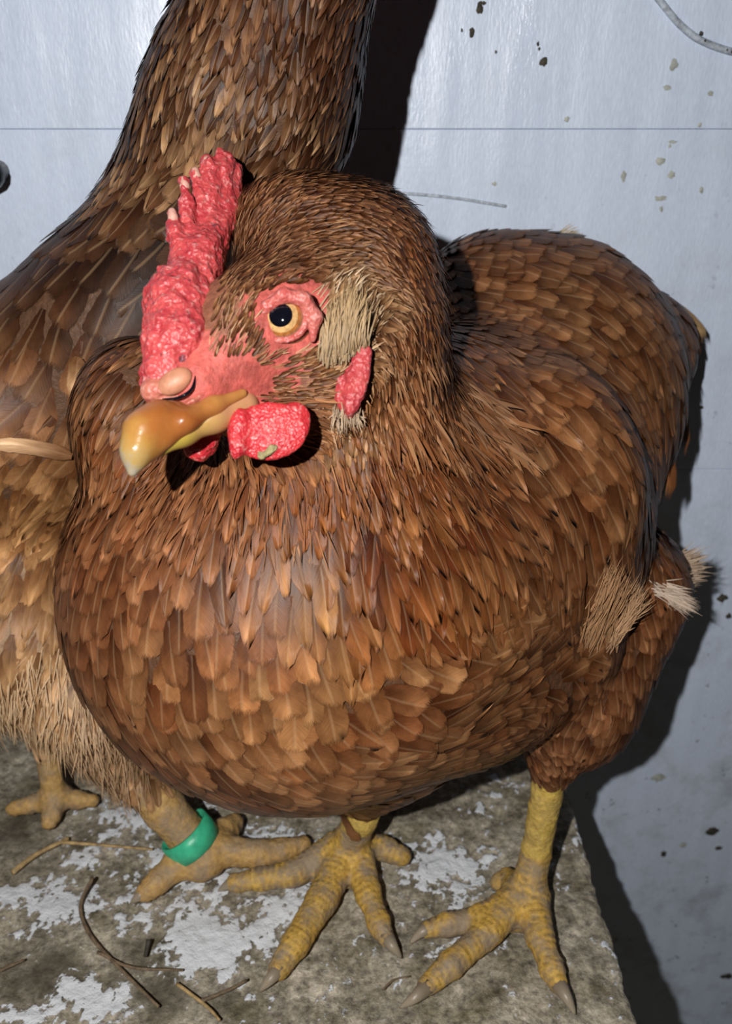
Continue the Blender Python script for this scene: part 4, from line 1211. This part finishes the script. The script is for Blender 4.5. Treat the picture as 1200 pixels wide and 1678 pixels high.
    for k in range(m):
        for j in range(6):
            a, b = k * 6 + j, k * 6 + (j + 1) % 6; c, d = ((k + 1) % m) * 6 + (j + 1) % 6, ((k + 1) % m) * 6 + j
            Fr.append((a, b, c, d))
    o = mesh_obj('leg_ring', Vr, Fr, M['ring'], None, cen)
    tag(o, 'green plastic leg ring round the yellow shank of the standing hen', 'leg ring')
hen_back()

# ------------------------------------------------------------------ litter on the ledge, marks on the wall
def stalk(pts, r, mat, label, name='straw', cat='straw', z=.002, group=None):
    S = spline([gndw(p[0], p[1], z + (p[2] if len(p) > 2 else 0)) for p in pts], 5)
    V, F = tube(S, [r * (1 - .35 * i / len(S)) for i in range(len(S))], 6)
    o = mesh_obj(name, V, F, mat, None, S[0])
    return tag(o, label, cat, group)
stalk([(20, 1430), (60, 1400), (112, 1374)], .0014, M['straw'], 'thick pale straw lying slantwise by the far foot of the standing hen')
stalk([(100, 1380), (170, 1385), (250, 1392)], .0009, M['straw'], 'thin straw lying straight towards the green leg ring')
stalk([(152, 1438, .004), (132, 1485), (150, 1535), (200, 1590), (260, 1650)], .0010, M['twig'], 'long crooked brown twig beside the dark litter patch', 'twig', 'twig')
stalk([(160, 1560), (215, 1585), (300, 1590)], .0008, M['twig'], 'short brown twig crossing the long crooked twig', 'twig', 'twig')
stalk([(0, 1590), (40, 1573)], .0008, M['twig'], 'reddish brown stem stub on the dark litter patch', 'twig', 'twig')
stalk([(330, 1640), (375, 1622), (405, 1606)], .0009, M['twig'], 'bent brown twig in front of the middle toe claw', 'twig', 'twig')
stalk([(628, 1622), (645, 1606), (672, 1600)], .0005, M['twig'], 'thin curved dark bristle between the two front feet', 'twig', 'twig')
stalk([(244, 1540, .003), (238, 1568)], .0011, M['dark'], 'short black stub among whitewash flakes', 'twig', 'twig')
stalk([(290, 1612), (340, 1650), (360, 1672)], .0008, M['straw'], 'fine tan straw on dark litter by the twig end')

def wall_blob(px, py, rx, ry, mat, seed, name, thick=.0006):
    rng = np.random.default_rng(seed)
    c = wallw(px, py)
    s = np.linalg.norm(wallw(px + 10, py) - c) / 10
    n = 14
    V = [c + np.array([0, -thick, 0])]; F = []
    for ring, f in ((1, .6), (2, 1.0)):
        for k in range(n):
            th = 2 * math.pi * k / n
            rr = f * rng.uniform(.65, 1.2)
            V.append(c + np.array([rx * s * rr * math.cos(th), -thick * (.8 if ring == 1 else -.3), ry * s * rr * math.sin(th)]))
    for k in range(n):
        F.append((0, 1 + (k + 1) % n, 1 + k)); F.append((1 + k, 1 + (k + 1) % n, 1 + n + (k + 1) % n, 1 + n + k))
    return mesh_obj(name, V, F, mat, wall)
for i, (x, y, rx, ry) in enumerate([(786, 12, 6, 10), (774, 52, 5, 8), (891, 101, 7, 7), (793, 5, 4, 3), (882, 72, 2, 4), (884, 80, 2, 3), (813, 85, 2, 3), (757, 50, 2, 3), (1150, 668, 4, 4), (1168, 1362, 10, 9), (1178, 1390, 6, 5), (1088, 1400, 5, 7), (1192, 1600, 10, 7), (1185, 980, 9, 8), (1195, 1010, 5, 6)]):
    wall_blob(x, y, rx, ry, M['dark'], i, 'dirt_fleck')
for i, (x, y, rx, ry) in enumerate([(929, 196, 5, 5), (1103, 233, 8, 3), (1098, 239, 3, 4), (1082, 325, 12, 4), (1084, 343, 3, 5), (1022, 290, 5, 9), (1082, 264, 8, 7), (1101, 286, 6, 7), (1147, 205, 4, 4), (1105, 105, 7, 11), (1093, 143, 7, 4), (811, 301, 4, 4), (1150, 312, 4, 6), (1165, 153, 5, 5), (1080, 1275, 12, 9), (1120, 1385, 6, 6), (646, 211, 6, 3)]):
    wall_blob(x, y, rx, ry, M['olive'], 50 + i, 'stain', .0003)
def wall_line(pts, r, mat, name, flat=.35):
    S = spline([wallw(p[0], p[1], 0) for p in pts], 6)
    V, F = tube(S, [r] * len(S), 8)
    V[:, 1] = WALL_Y - .0004 + (V[:, 1] - WALL_Y) * flat
    return mesh_obj(name, V, F, mat, None, S[0])
o = wall_line([(1060, -25), (1082, 2), (1112, 38), (1148, 66), (1205, 86), (1260, 90)], .0015, M['cord'], 'cord', .8)
tag(o, 'thin grey cord curving across the white wall boards', 'cord')
for i, (x, y) in enumerate([(1154, 67), (1149, 55), (1190, 82), (1198, 85)]):
    wall_blob(x, y, 3, 4, M['dark'], 90 + i, 'dirt_fleck', .002)
o = wall_line([(618, 316), (680, 318), (750, 325), (830, 338)], .0007, M['cord'], 'scratch', .15)
o.parent = wall
# black knob at the left edge of the view
kc = wallw(-18, 284, .012)
Vk, Fk = tube([kc + np.array([0, .012, 0]), kc + np.array([0, .004, 0]), kc, kc + np.array([0, -.004, 0]), kc + np.array([0, -.006, 0])], [.005, .005, .0074, .007, .004], 14)
tag(mesh_obj('wall_hook', Vk, Fk, M['black'], None, kc), 'small black knob fixed to the white wall boards', 'hook')
